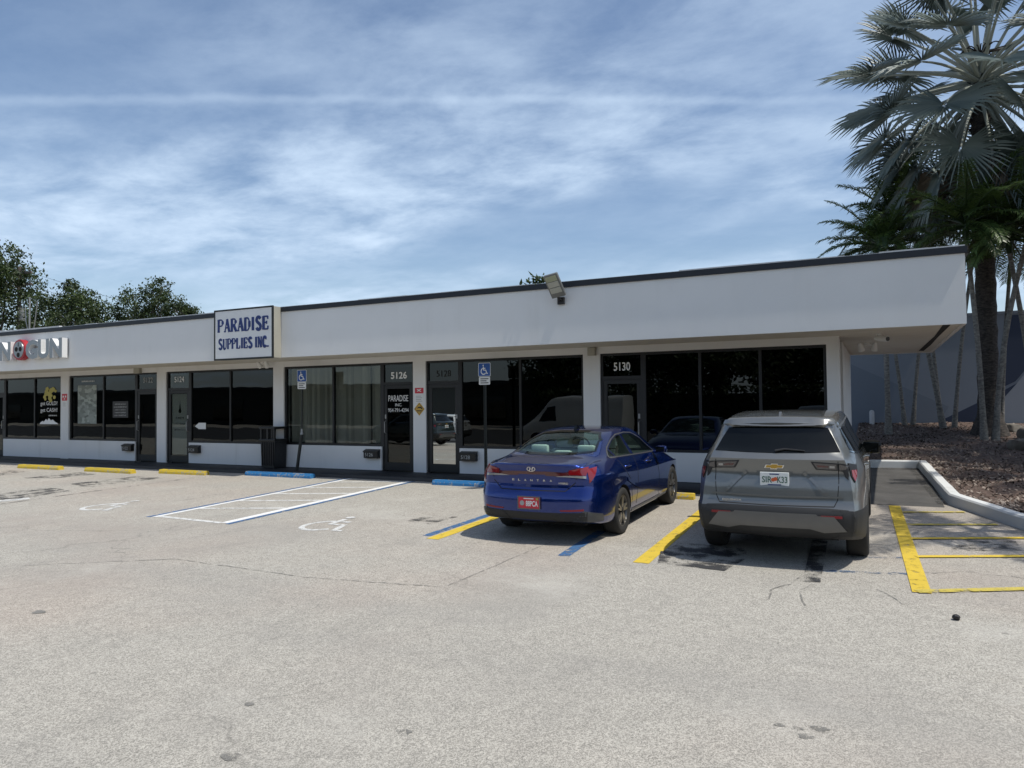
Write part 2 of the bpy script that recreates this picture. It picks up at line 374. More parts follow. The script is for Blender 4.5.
MAT['palmbark'] = _bark('slender_palm_bark', (0.10, 0.095, 0.085), (0.25, 0.24, 0.215), (2, 2, 3.5))
MAT['rock'] = simple('limestone_rock', (0.15, 0.135, 0.115), 0.95, 0.0, 0.5, 6, 1.0, 14)
def _mural(name, c): return simple(name, c, 0.8, 0.0, 0.06, 0.8, 0.2, 60)
MAT['mural_grey'] = _mural('mural_grey', (0.19, 0.215, 0.25)); MAT['mural_mid'] = _mural('mural_mid', (0.155, 0.18, 0.215))
MAT['mural_navy'] = _mural('mural_navy', (0.030, 0.042, 0.075)); MAT['mural_pale'] = _mural('mural_pale', (0.27, 0.29, 0.32))
# ------------------------------------------------------------------ ground, paving, painted markings
SL = 0.0255
def gz(x, y=None):
    y = x if y is None else y
    return -0.0581 + SL*max(-26.0, min(y, 0.0))
def gs(x, y): return -0.0581 + SL*max(-26.0, y)          # the slope carried on under the right-hand drive
mb = MB()
xs = [-900, -120, -40, 40, 120, 900]; ys = [-900, -120, -26, 0.0, 120, 900]
for i in range(len(xs)-1):
    for j in range(len(ys)-1):
        mb.add([(xs[i], ys[j], gz(ys[j])), (xs[i+1], ys[j], gz(ys[j])), (xs[i+1], ys[j+1], gz(ys[j+1])), (xs[i], ys[j+1], gz(ys[j+1]))], [(0,1,2,3)])
struct(mb.build('parking_lot', MAT['asphalt']))
mb = MB(); N = 12
for i in range(N):
    y0, y1 = -1.32+i*5.6/N, -1.32+(i+1)*5.6/N
    mb.add([(-0.42, y0, gs(0,y0)+.004), (0.92, y0+.05*(i==0), gs(0,y0)+.004), (0.92, y1, gs(0,y1)+.004), (-0.42, y1, gs(0,y1)+.004)], [(0,1,2,3)])
struct(mb.build('asphalt_drive', MAT['asphalt2']))
mb = MB(); mb.add([(-300,-21,gz(-21)+.005),(-300,-44,gz(-44)+.005),(200,-44,gz(-44)+.005),(200,-26,gz(-26)+.005),(200,-21,gz(-21)+.005),(-300,-26,gz(-26)+.005)], [(0,5,3,4),(5,1,2,3)])
struct(mb.build('street', simple('street_asphalt', (.045,.045,.047), .9, 0, .2, 2), fixn=True))
# sidewalk with its low kerb face
mb = MB(); mb.bbox(-36, -0.44, -1.06, 0.02, -0.35, 0.0, 0.015)
struct(mb.build('sidewalk', MAT['walk'], smooth=40))
def line(name, p0, p1, w, mat, dz=0.004, w1=None):
    a = Vector(p0); b = Vector(p1); d = (b-a).normalized(); n = Vector((-d.y, d.x)); w1 = w1 or w
    k = max(1, int((b-a).length/0.6)); mb = MB(); vs = []
    for i in range(k+1):
        c = a.lerp(b, i/k); ww = w+(w1-w)*i/k
        for s in (-.5, .5): q = c+n*ww*s; vs.append((q.x, q.y, gz(q.y)+dz))
    mb.add(vs, [(2*i, 2*i+2, 2*i+3, 2*i+1) for i in range(k)])
    return struct(mb.build(name, MAT[mat]))
Lp = 'painted_line'
# access aisle
line(Lp, (-10.99,-6.38), (-11.10,-1.10), .09, 'pl_blue'); line(Lp, (-10.88,-6.33), (-10.98,-1.10), .11, 'pl_white')
line(Lp, (-9.26,-6.33), (-9.34,-1.10), .15, 'pl_white'); line(Lp, (-9.13,-6.38), (-9.21,-1.10), .10, 'pl_blue')
line(Lp, (-10.82,-6.26), (-9.32,-6.33), .10, 'pl_white_worn')
for k in range(5): line(Lp, (-10.84-.02*k,-5.42+k*.92), (-9.36-.01*k,-4.88+k*.92), .11, 'pl_white_worn')
# stall lines
line(Lp, (-5.66,-6.05), (-5.55,-1.25), .13, 'pl_blue'); line(Lp, (-5.46,-6.20), (-5.36,-1.25), .19, 'pl_yellow')
line(Lp, (-3.42,-6.48), (-3.50,-4.9), .15, 'pl_blue')
line(Lp, (-2.46,-6.48), (-2.54,-1.2), .19, 'pl_yellow')
line(Lp, (0.345,-6.66), (0.215,-1.36), .165, 'pl_yellow', .008)
for (p0, p1, w, mt) in (((0.30,-1.98),(1.15,-1.68),.09,'pl_yellow_worn'), ((0.34,-3.03),(1.45,-2.63),.10,'pl_yellow_worn'), ((0.34,-4.03),(3.4,-2.80),.10,'pl_yellow'),
                    ((0.36,-5.08),(4.4,-3.45),.10,'pl_yellow'), ((0.30,-6.64),(4.9,-4.3),.11,'pl_yellow_worn')):
    line(Lp, p0, p1, w, mt, .012)
line(Lp, (-0.68,-6.14), (0.26,-5.93), .09, 'pl_blue_worn'); line(Lp, (-0.30,-5.33), (0.22,-5.17), .07, 'pl_blue_worn')
line(Lp, (-15.2,-6.6), (-14.9,-1.2), .07, 'stain_shade')
line(Lp, (-15.75,-6.4), (-15.45,-5.7), .30, 'pl_white_worn')
# black-out paint and stains behind and beside the cars
def patch(name, poly, mat, dz=0.004):
    mb = MB(); mb.sheet(poly, lambda x, y: gz(y)+dz); return struct(mb.build(name, MAT[mat]))
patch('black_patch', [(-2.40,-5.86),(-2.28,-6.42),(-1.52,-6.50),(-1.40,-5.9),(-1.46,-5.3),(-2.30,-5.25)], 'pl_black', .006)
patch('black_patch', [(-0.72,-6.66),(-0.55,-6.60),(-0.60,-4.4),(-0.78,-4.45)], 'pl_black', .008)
patch('oil_stain', [(-16.7,-6.0),(-15.5,-6.4),(-15.7,-4.7),(-17.0,-4.4)], 'stain_shade', .004)
patch('oil_stain', [(-19.5,-3.5),(-18.6,-3.6),(-18.3,-2.3),(-19.3,-2.2)], 'stain_shade', .004)
patch('oil_stain', [(-17.0,-3.9),(-15.9,-4.2),(-15.7,-2.4),(-16.7,-2.3)], 'stain_shade', .004)
patch('oil_stain', [(-21.8,-3.9),(-20.6,-4.1),(-20.9,-2.5),(-21.9,-2.5)], 'stain_shade', .004)
patch('oil_stain', [(-6.6,-5.2),(-6.1,-5.3),(-6.0,-4.6),(-6.5,-4.6)], 'stain_shade', .004)
patch('oil_stain', [(0.75,-4.6),(1.5,-4.3),(1.5,-3.7),(0.8,-3.9)], 'stain_shade', .005)
def crack(pts, w, seed, amp=.05, mat='crack'):
    rr = random.Random(seed); P = []
    for i in range(len(pts)-1):
        a = Vector(pts[i]); b = Vector(pts[i+1]); k = max(2, int((b-a).length/.13))
        for j in range(k):
            c = a.lerp(b, j/k)
            P.append(c+Vector((rr.uniform(-amp, amp), rr.uniform(-amp, amp))))
    P.append(Vector(pts[-1])); vs = []
    for i, p in enumerate(P):
        d = (P[min(i+1, len(P)-1)]-P[max(i-1, 0)]).normalized(); n = Vector((-d.y, d.x)); ww = w*rr.uniform(.45, 1.25)
        for s in (-.5, .5): q = p+n*ww*s; vs.append((q.x, q.y, gz(q.y)+.005))
    mb = MB(); mb.add(vs, [(2*i, 2*i+2, 2*i+3, 2*i+1) for i in range(len(P)-1)]); struct(mb.build('asphalt_crack', MAT[mat]))
crack([(-9.35,-9.3),(-7.85,-8.35),(-5.7,-8.43),(-4.03,-8.2)], .014, 1, .012)
crack([(-4.03,-8.2),(-3.86,-5.6)], .012, 2, .010)
crack([(-0.75,-6.5),(-0.86,-6.9),(-1.0,-7.05),(-0.95,-7.4)], .02, 3, .03); crack([(-0.62,-6.7),(-0.72,-7.1),(-0.62,-7.5)], .016, 4, .02)
crack([(-0.05,-6.7),(0.1,-7.0),(0.3,-7.2)], .012, 5, .04); crack([(0.5,-3.9),(1.0,-4.6),(1.6,-5.0),(2.0,-5.8)], .02, 6, .05)
crack([(0.36,-5.8),(0.9,-5.6),(1.5,-5.75)], .014, 7, .05); 
mb = MB(); mb.sheet([(-.42,3.78),(.72,3.95),(.80,4.28),(-.42,4.12)], lambda x, y: gs(x, y)+.009); struct(mb.build('gutter_shade', MAT['stain_shade']))  # dark sheet painting the shade at the foot of the back kerb
mb = MB(); mb.sheet([(.62,3.9),(.84,-1.0),(.97,-1.0),(.80,4.2)], lambda x, y: gs(x, y)+.011); struct(mb.build('gutter_shade', MAT['stain_shade']))  # the same painted shade along the foot of the side kerb
# painted wheelchair symbols (lie on the asphalt, read from the lot)
def iso_symbol(name, mat, M, w=0.075):
    """wheelchair symbol as flat strokes; unit box about 1 m, M maps (u, v) to a 3D point"""
    mb = MB(); lay = [0]
    def stroke(pts, ww):
        P = [Vector(p) for p in pts]; vs = []
        for i, p in enumerate(P):
            d = (P[min(i+1, len(P)-1)]-P[max(i-1, 0)]).normalized(); n = Vector((-d.y, d.x))
            for s in (-.5, .5): vs.append(M(p+n*ww*s, lay[0]))
        mb.add(vs, [(2*i, 2*i+2, 2*i+3, 2*i+1) for i in range(len(P)-1)]); lay[0] += 1
    arc = [(-.08+.30*math.cos(a), -.17+.30*math.sin(a)) for a in [math.radians(100+x) for x in range(0, 231, 12)]]
    stroke(arc, w)
    stroke([(-.10,.30),(-.06,-.05),(.20,-.05),(.34,-.40),(.46,-.36)], w*1.15)
    stroke([(-.08,.13),(.16,.13)], w*.9)
    stroke([(-.12+.005*math.cos(a), .42+.005*math.sin(a)) for a in (0, 1.0)], w*.1)
    hd = [M(Vector((-.11+.075*math.cos(a), .42+.075*math.sin(a))), lay[0]) for a in [2*PI*k/14 for k in range(14)]]
    mb.add(hd, [list(range(14))]); return mb.build(name, MAT[mat])
for (cx, cy, mt) in ((-7.50,-5.75,'pl_white_worn'), (-12.75,-5.72,'pl_white_worn')):
    struct(iso_symbol('painted_wheelchair_symbol', mt, lambda p, k, cx=cx, cy=cy: (cx+p.x*1.0, cy+p.y*1.15, gz(cy+p.y*1.15)+.004+.0012*k), .085))

# ------------------------------------------------------------------ planting bed: white kerb, mulch
KP = [(-0.62,4.12),(0.80,4.30),(0.99,-0.95),(1.74,-3.02),(5.2,-10.5)]
def offset_poly(P, d):
    out = []
    for i, p in enumerate(P):
        p = Vector(p); a = Vector(P[max(i-1, 0)]); b = Vector(P[min(i+1, len(P)-1)])
        n1 = (p-a) if i else (b-p); n2 = (b-p) if i < len(P)-1 else n1
        n1 = Vector((-n1.y, n1.x)).normalized(); n2 = Vector((-n2.y, n2.x)).normalized(); nn = (n1+n2).normalized()
        out.append(p+nn*d/max(.4, nn.dot(n1)))
    return out
mb = MB(); prof = [(0.0,-.1),(0.012,.150),(.035,.175),(.165,.175),(.185,.155),(.19,-.1)]
KS = []
for i in range(len(KP)-1):
    a, b = Vector(KP[i]), Vector(KP[i+1]); k = max(1, int((b-a).length/.5)) if i != 0 else 2
    KS += [a.lerp(b, j/k) for j in range(k)]
KS.append(Vector(KP[-1]))
rings = []
offs = [offset_poly(KS, d) for d, h in prof]
vs = []; rk = random.Random(3)
for i in range(len(KS)):
    jit = rk.uniform(-.006, .006)
    for (d, h), of in zip(prof, offs): q = of[i]; vs.append((q.x, q.y, gs(0, min(KS[i].y, 4.3))+h+jit))
M_ = len(prof)
mb.add(vs, [(i*M_+j, (i+1)*M_+j, (i+1)*M_+j+1, i*M_+j+1) for i in range(len(KS)-1) for j in range(M_-1)] + [list(range(M_)), [(len(KS)-1)*M_+j for j in range(M_)][::-1]])
struct(mb.build('planting_bed_kerb', MAT['kerb'], smooth=35, fixn=True))
def bedz(x, y):
    base = (-0.0581+SL*y+.115) if y < 4 else (.159+.062*(y-4))
    return base + .03*math.sin(x*1.7+y*.9)*math.sin(y*1.3-x*.6)
inner = offset_poly(KP, .12)
def bed_left(y):
    P = inner
    if y > P[1].y: return -0.6
    for i in range(1, len(P)-1):
        if P[i].y >= y >= P[i+1].y: t = (P[i].y-y)/(P[i].y-P[i+1].y); return P[i].x+(P[i+1].x-P[i].x)*t
    return P[-1].x
mb = MB(); ny, nx = 60, 30; grid = []
ysb = [-10.2+(14.35+10.2)*j/ny for j in range(ny+1)]
ysb = sorted(ysb+[inner[1].y, inner[1].y-.001])
for y in ysb:
    xl = bed_left(y); row = []
    for i in range(nx+1): x = xl+(16-xl)*(i/nx)**1.6; row.append((x, y, bedz(x, y)))
    grid.append(row)
for j in range(len(grid)-1):
    for i in range(nx): mb.add([grid[j][i], grid[j][i+1], grid[j+1][i+1], grid[j+1][i]], [(0,1,2,3)])
struct(mb.build('planting_bed', MAT['mulch'], smooth=60))
mb = MB(); rc = random.Random(11)
for k in range(16000):
    y = rc.uniform(-4.5, 14.2); xl = bed_left(y)+.06; x = xl+rc.random()**1.3*6.5
    if abs(math.sin(x*1.1+.4*y)+math.sin(y*1.9-x)) < .25 and rc.random() < .5: continue
    s = rc.uniform(.012, .040); z = bedz(x, y)+.012
    A = Euler((rc.uniform(-.7, .7), rc.uniform(-.7, .7), rc.uniform(0, 6.3))).to_matrix()
    q = [A @ Vector(p) for p in ((-s,-s*.45,0),(s*.9,-s*.3,0),(s,s*.4,.3*s),(-s*.8,s*.5,.1*s))]
    pale = max(0.0, min(1.0, .5*math.sin(x*.9+y*1.2)+.5*math.sin(y*.7-x*1.6)+.1))+(1.1 if y < 4.2 and x < 4.5 and rc.random() < .42+.3*math.sin(x*2.1+y*1.4) else 0)
    mb.add([(x+p.x, y+p.y, z+p.z+s*.3) for p in q], [(0,1,2,3)], 0, min(1, max(0, rc.gauss(.30+.5*pale, .22))))
stuff(mb.build('mulch_chips', MAT['chips']))

# ------------------------------------------------------------------ lettering
def text_mesh(s, w, h, thick=0.004, bold=0.0, mirror=False):
    """bmesh-free text outline: returns an MB with the words in the XZ plane, facing -Y, centred on x, base at z=0"""
    cu = bpy.data.curves.new('t', 'FONT'); cu.body = s; cu.size = 1.0; cu.offset = bold; cu.resolution_u = 3
    ob = bpy.data.objects.new('t', cu); COL.objects.link(ob); dg = bpy.context.evaluated_depsgraph_get()
    me = bpy.data.meshes.new_from_object(ob.evaluated_get(dg)); bpy.data.objects.remove(ob); bpy.data.curves.remove(cu)
    vs = [v.co.copy() for v in me.vertices]; fs = [list(p.vertices) for p in me.polygons]; bpy.data.meshes.remove(me)
    x0 = min(v.x for v in vs); x1 = max(v.x for v in vs); y0 = min(v.y for v in vs); y1 = max(v.y for v in vs)
    mb = MB(); P = [Vector(((v.x-x0)/(x1-x0)*w-w/2, 0, (v.y-y0)/(y1-y0)*h)) for v in vs]; n = len(P)
    # front faces at -thick, back faces at 0, and a rim round every outline
    from collections import Counter
    ec = Counter()
    for f in fs:
        for i in range(len(f)): ec[(f[i], f[(i+1) % len(f)])] += 1
    F = [list(f) for f in fs]
    rim = [(a, b, b+n, a+n) for (a, b) in ec if (b, a) not in ec]
    mb.add([p+Vector((0,-thick,0)) for p in P]+P, F+rim); return mb
def put_text(name, s, c, w, h, mat, parent=None, thick=.004, bold=0.0, M=None):
    mb = text_mesh(s, w, h, thick, bold); c = Vector(c)
    mb.v = [tuple((M @ Vector(p) if M is not None else Vector(p))+c) for p in mb.v]
    return mb.build(name, mat, parent)
def slab_word(mb, s, x0, z0, w, h, th, y, sw, thin):
    """condensed slab-serif capitals built from strokes"""
    def arc(cx, cz, rx, rz, a0, a1, n=8): return [(cx+rx*math.cos(math.radians(a0+(a1-a0)*i/n)), cz+rz*math.sin(math.radians(a0+(a1-a0)*i/n))) for i in range(n+1)]
    G = {'P': ([([(.2,0),(.2,1)],1), ([(.2,.97),(.55,.97)]+arc(.55,.73,.27,.24,90,-90)+[(.2,.49)],0), ([(.8,.86),(.82,.62)],1)], [(.2,0,.36),(.16,1,.26)]),
         'A': ([([(.15,0),(.47,1)],0), ([(.47,1),(.82,0)],1), ([(.27,.33),(.70,.33)],0)], [(.15,0,.28),(.82,0,.34)]),
         'R': ([([(.2,0),(.2,1)],1), ([(.2,.97),(.52,.97)]+arc(.52,.75,.26,.22,90,-90)+[(.2,.53)],0), ([(.77,.85),(.77,.66)],1), ([(.48,.53),(.84,.02)],1)], [(.2,0,.34),(.16,1,.26),(.88,0,.2)]),
         'D': ([([(.2,0),(.2,1)],1), ([(.2,.97),(.48,.97)]+arc(.48,.5,.33,.47,90,-90,10)+[(.2,.03)],0), ([(.80,.72),(.80,.28)],1)], [(.16,0,.26),(.16,1,.26)]),
         'I': ([([(.5,0),(.5,1)],1)], [(.5,0,.5),(.5,1,.5)]),
         'S': ([(arc(.5,.75,.28,.22,20,200,8)+[(.30,.62),(.68,.42)]+arc(.5,.25,.30,.23,20,-160,8),1)], []),
         'E': ([([(.22,0),(.22,1)],1), ([(.22,.97),(.82,.97)],0), ([(.22,.52),(.66,.52)],0), ([(.22,.03),(.84,.03)],0), ([(.82,.98),(.82,.76)],0), ([(.84,.02),(.84,.26)],0), ([(.66,.63),(.66,.41)],0)], [(.18,0,.28),(.18,1,.28)]),
         'U': ([([(.22,1),(.22,.3)]+arc(.5,.28,.28,.27,180,270,6),1), (arc(.5,.28,.28,.27,270,360,6)+[(.78,1)],0)], [(.22,1,.36),(.78,1,.32)]),
         'L': ([([(.24,0),(.24,1)],1), ([(.24,.03),(.84,.03)],0), ([(.83,.02),(.83,.28)],0)], [(.20,0,.3),(.24,1,.4)]),
         'N': ([([(.2,0),(.2,1)],0), ([(.18,1),(.80,0)],1), ([(.80,0),(.80,1)],0)], [(.2,0,.3),(.16,1,.24),(.80,1,.3)]),
         'C': ([(arc(.52,.5,.33,.48,40,320,14),1), ([(.80,.98),(.80,.70)],0)], []),
         '.': ([([(.3,0),(.3,.13)],1)], []), ' ': ([], [])}
    W_ = {'I': .62, '.': .5, ' ': .45}
    tot = sum(W_.get(c, 1.0) for c in s); u = w/tot; x = x0; kk = 0
    def bar(P, ww):
        nonlocal kk
        P = [Vector(p) for p in P]; vs = []; yy = y-th-.00025*kk; kk += 1
        for i, p in enumerate(P):
            d = (P[min(i+1, len(P)-1)]-P[max(i-1, 0)]).normalized(); n = Vector((-d.y, d.x))
            for sgn in (-.5, .5): q = p+n*ww*sgn; vs.append((q.x, yy, q.y))
        n0 = len(vs); vs += [(a, y-.0006, c) for a, b, c in vs]
        fs = [(2*i, 2*i+1, 2*i+3, 2*i+2) for i in range(len(P)-1)]
        fs += [(2*i, 2*i+2, n0+2*i+2, n0+2*i) for i in range(len(P)-1)]+[(2*i+1, n0+2*i+1, n0+2*i+3, 2*i+3) for i in range(len(P)-1)]
        fs += [(0, n0, n0+1, 1), (2*len(P)-2, 2*len(P)-1, n0+2*len(P)-1, n0+2*len(P)-2)]
        mb.add(vs, fs)
    for c in s:
        cw = W_.get(c, 1.0)*u; strokes, ser = G[c]
        for P, fat in strokes: bar([(x+p[0]*cw, z0+p[1]*h) for p in P], sw if fat else thin)
        for (sx, sz, sl) in ser:
            zc = z0+(thin*.4 if sz == 0 else h-thin*.4); bar([(x+(sx-sl/2)*cw, zc), (x+(sx+sl/2)*cw, zc)], thin*.85)
        x += cw

# ------------------------------------------------------------------ the shop building
ZT, ZS, ZF, ZR, OV = 2.652, 0.595, 2.796, 3.998, 1.407
BX0, BX1 = -35.0, -0.60
bld = thing('shop_building', 'long low white shop row with dark windows under a deep flat canopy', 'shop building', (-18, 0, 0))
OFF = Vector((18, 0, 0))
def bpart(name, mb, mat, smooth=0, parent=None):
    mb.v = [tuple(Vector(p)+OFF) for p in mb.v]; return mb.build(name, mat, parent or bld, smooth)
mb = MB(); mb.box(BX0, 1.27, -OV, -OV+.06, ZF-.012, ZR-.02); mb.box(1.21, 1.268, -OV+.06, 6.40, ZF-.012, ZR-.02); mb.box(BX0, 1.21, 6.34, 6.40, ZF-.012, ZR-.02)
bpart('fascia', mb, MAT['fascia'])
mb = MB(); mb.box(BX0, 1.215, -OV+.055, 6.345, ZF, ZF+.08); bpart('soffit', mb, MAT['soffit'])
mb = MB(); mb.box(BX0, 1.2, -OV+.05, 6.3, ZR-.12, ZR-.06); bpart('roof', mb, MAT['roof'])
rt = random.Random(5); mb = MB()
mb.box(BX0, 1.30, -OV-.028, -OV+.10, ZR-.115, ZR-.006); mb.box(1.20, 1.298, -OV+.10, 6.42, ZR-.115, ZR-.006)
bpart('roof_trim', mb, MAT['trim'])
mb = MB(); x = BX0
while x < 1.26:
    x1 = min(1.27, x+rt.uniform(.5, 1.6)); mb.box(x, x1, -OV-.02, -OV+.07, ZR-.006, ZR+rt.uniform(.002, .02)+(.035 if x < -22.2 else 0)); x = x1
bpart('roof_flashing', mb, MAT['flash'])
mb = MB()
mb.prism([(0.96,-1.30),(1.07,-1.22),(1.06,1.4),(1.07,3.6),(1.04,5.7),(0.93,5.6),(0.96,3.0),(0.99,1.1)], ZF-.004, ZF-.001, 'z'); bpart('soffit_gap', mb, MAT['gap'])
mb = MB(); mb.box(BX0, BX1, 0, .22, ZT, ZF+.002); bpart('beam', mb, MAT['wall'])
posts = [(-36,-35.4),(-28.2,-27.80),(-23.62,-23.21),(-19.04,-18.65),(-14.45,-14.08),(-9.97,-9.61),(-5.61,-5.23),(-0.82,BX1)]
for a, b in posts:
    mb = MB(); mb.box(a, b, 0, .22, -.05, ZT); bpart('pier', mb, MAT['wall'])
knees = [(-35.4,-28.2),(-26.78,-23.62),(-23.21,-20.01),(-17.69,-14.45),(-14.08,-10.91),(-8.69,-5.61),(-4.31,-0.82)]
for a, b in knees:
    mb = MB(); mb.box(a, b, 0.002, .20, -.05, ZS); bpart('knee_wall', mb, MAT['wall'])
    mb = MB(); mb.box(a, b, .001, .045, -.04, .012); bpart('plinth', mb, MAT['walk'])
mb = MB(); mb.box(BX1-.2, BX1, .22, .30, 0, ZF); mb.box(BX1-.2, BX1, 1.45, 6.3, -.3, ZF); mb.box(BX1-.2, BX1, .30, 1.45, -.3, .2); bpart('side_wall', mb, MAT['wall'])
mb = MB(); mb.box(BX1-.15, BX1-.10, .30, 1.45, .2, ZF-.02); bpart('side_window', mb, MAT['glassdark'])
mb = MB(); mb.box(BX0, BX1-.2, 6.1, 6.3, -.3, ZF); bpart('back_wall', mb, MAT['wall'])
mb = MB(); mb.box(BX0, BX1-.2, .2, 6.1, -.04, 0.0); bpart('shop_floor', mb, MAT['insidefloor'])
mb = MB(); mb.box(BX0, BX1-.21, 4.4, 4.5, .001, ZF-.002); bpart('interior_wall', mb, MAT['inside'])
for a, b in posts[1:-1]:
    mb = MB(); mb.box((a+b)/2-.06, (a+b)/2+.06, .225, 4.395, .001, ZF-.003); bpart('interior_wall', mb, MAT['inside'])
rb = random.Random(2)
for (a, b) in ((-35.2,-28.4),(-27.4,-23.9),(-22.9,-19.3),(-18.2,-14.8),(-8.9,-5.9),(-4.6,-1.2)):
    for k in range(4):
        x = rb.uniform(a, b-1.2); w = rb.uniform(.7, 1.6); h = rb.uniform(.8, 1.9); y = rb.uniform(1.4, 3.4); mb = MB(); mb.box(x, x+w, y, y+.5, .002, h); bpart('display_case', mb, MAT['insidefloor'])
FW = .055
def window(x0, x1, z0, z1, mull, gmat, lettering=None):
    mb = MB(); y0, y1 = .045, .125
    mb.box(x0, x1, y0, y1, z1-FW, z1); mb.box(x0, x1, y0, y1, z0, z0+FW); mb.box(x0, x0+FW, y0, y1, z0+FW, z1-FW); mb.box(x1-FW, x1, y0, y1, z0+FW, z1-FW)
    for q in mull: mb.box(q-FW/2, q+FW/2, y0, y1, z0+FW, z1-FW)
    win = bpart('window', mb, MAT['frame'])
    ed = [x0]+list(mull)+[x1]
    for i in range(len(ed)-1):
        mb = MB(); a = ed[i]+(FW if i == 0 else FW/2); b = ed[i+1]-(FW if i == len(ed)-2 else FW/2); mb.box(a+.001, b-.001, .080, .086, z0+FW+.001, z1-FW-.001)
        bpart('pane', mb, gmat, parent=win)
    return win
def door(x0, x1, gmat, handle=1, tmat=None, zb=.01):
    mb = MB(); y0, y1 = .045, .125; zt = 2.10
    mb.box(x0, x0+.05, y0, y1, zb, ZT); mb.box(x1-.05, x1, y0, y1, zb, ZT); mb.box(x0+.05, x1-.05, y0, y1, ZT-.05, ZT); mb.box(x0+.05, x1-.05, y0, y1, zt, zt+.07)
    dr = bpart('door', mb, MAT['frame'])
    mb = MB(); s = .085
    mb.box(x0+.054, x0+.054+s, .055, .105, zb+.01, zt-.006); mb.box(x1-.054-s, x1-.054, .055, .105, zb+.01, zt-.006)
    mb.box(x0+.054+s, x1-.054-s, .055, .105, zt-.006-s, zt-.006); mb.box(x0+.054+s, x1-.054-s, .055, .105, zb+.01, zb+.20)
    bpart('door_leaf', mb, MAT['frame'], parent=dr)
    mb = MB(); mb.box(x0+.055+s, x1-.055-s, .078, .084, zb+.201, zt-.007-s); bpart('pane', mb, gmat, parent=dr)
    mb = MB(); mb.box(x0+.051, x1-.051, .080, .086, zt+.071, ZT-.051); bpart('transom_pane', mb, tmat or gmat, parent=dr)
    hx = x1-.054-s/2 if handle > 0 else x0+.054+s/2
    mb = MB(); mb.tube([(hx,.055,.92),(hx,.0,.94),(hx,.0,1.20),(hx,.055,1.22)], .012, 8); mb.box(hx-.02, hx+.02, .046, .055, 1.28, 1.38); bpart('handle', mb, MAT['galv'], 40, dr)
    return dr
def btext(parent, s, x, z, w, h, mat='white', y=.074, thick=.002, bold=0.0):
    o = put_text('lettering', s, Vector((x, y, z))+OFF, w, h, MAT[mat], parent, thick, bold); return o
def ticks(parent, x, z, w, h, mat, y=.074, seed=0):
    """a row of lettering too small to read in the photograph: short uneven strokes"""
    rr = random.Random(seed+50); mb = MB(); a = x-w/2
    while a < x+w/2-h*.3:
        ww = h*rr.uniform(.25, .6); z1 = z+h*rr.uniform(.7, 1.0)
        mb.prism([(a, z+h*rr.uniform(0,.15)), (a+ww*.6, z), (a+ww, z1), (a+ww*.2, z1)], y-.001, y); a += ww+h*rr.choice((.15,.2,.2,.6))
    return bpart('lettering', mb, MAT[mat], parent=parent)
w0 = window(-35.4, -28.2, ZS, ZT, (-33.0,-30.6), MAT['glass'])
d0 = door(-27.80, -26.78, MAT['glass'])
wA = window(-26.78, -23.62, ZS, ZT, (-25.1,), MAT['glass'])
wB = window(-23.21, -20.01, ZS, ZT, (-21.55,), MAT['glass'])
dB = door(-20.01, -19.04, MAT['glass'], -1)
dC = door(-18.65, -17.69, MAT['glassclear'])
wC = window(-17.69, -14.45, ZS, ZT, (-16.09,), MAT['glassdark'])
wD = window(-14.08, -10.91, ZS, ZT, (-12.45,), MAT['glassclear'])
dD = door(-10.91, -9.97, MAT['glass'], -1)
dE = door(-9.61, -8.69, MAT['glassmirror'], 1, MAT['glassdark'])
wE = window(-8.69, -5.61, ZS, ZT, (-7.13,), MAT['glassdark'])
dF = door(-5.23, -4.31, MAT['glassdark'], 1)
wF = window(-4.31, -0.82, ZS, ZT, (-3.15,-2.0), MAT['glassdark'])
# vertical blinds behind the wide window
mb = MB(); x = -13.98; rb = random.Random(9)
while x < -10.98:
    a = rb.uniform(.1, 1.15); mb.add([(x, .20, .66), (x+.075*math.cos(a), .20+.075*math.sin(a), .66), (x+.075*math.cos(a), .20+.075*math.sin(a), 2.60), (x, .20, 2.60)], [(0,1,2,3)]); x += .088+rb.uniform(-.004, .004)+(.05 if rb.random() < .08 else 0)
bpart('blind', mb, MAT['blind'], parent=wD)
mb = MB(); mb.box(-18.50, -17.84, .10, .112, .24, 2.0); bpart('door_poster', mb, simple('door_poster_paper', (.66,.68,.66), .7, 0, .12, 5), parent=dC)
# numbers over the doors and stickers on the glass
btext(dB, '5122', -19.52, 2.36, .42, .15, 'grey_letter'); btext(dC, '5124', -18.17, 2.34, .40, .16, 'white'); btext(dD, '5126', -10.43, 2.25, .47, .17, 'white', bold=.02)
btext(dE, '5128', -9.15, 2.27, .40, .15, 'gap'); btext(dF, '5130', -4.77, 2.28, .36, .18, 'white', bold=.02)
btext(dD, 'PARADISE', -10.45, 1.70, .58, .15, 'white', .070); btext(dD, 'INC.', -10.44, 1.58, .20, .07, 'white', .070); btext(dD, '954-791-4294', -10.45, 1.44, .60, .09, 'white', .070)
btext(wC, 'OPEN', -16.75, 2.20, .85, .22, 'gap', .10)
btext(wA, 'got GOLD?', -24.36, 1.68, .90, .17); btext(wA, 'get CASH!', -24.36, 1.46, .90, .17); ticks(wA, -24.16, 1.36, .42, .045, 'white')
mb = MB(); rg = random.Random(4)
for k in range(26):
    cx, cz = -24.36+rg.gauss(0, .22), 2.02+rg.uniform(-.16, .26)*(1); r0 = rg.uniform(.05, .10); n = 9; yy = .074-.0004*k
    mb.add([(cx+r0*math.cos(2*PI*i/n+k), yy, cz+r0*.8*math.sin(2*PI*i/n+k)) for i in range(n)], [list(range(n))])
bpart('gold_sticker', mb, MAT['gold'], parent=wA)
mb = MB()
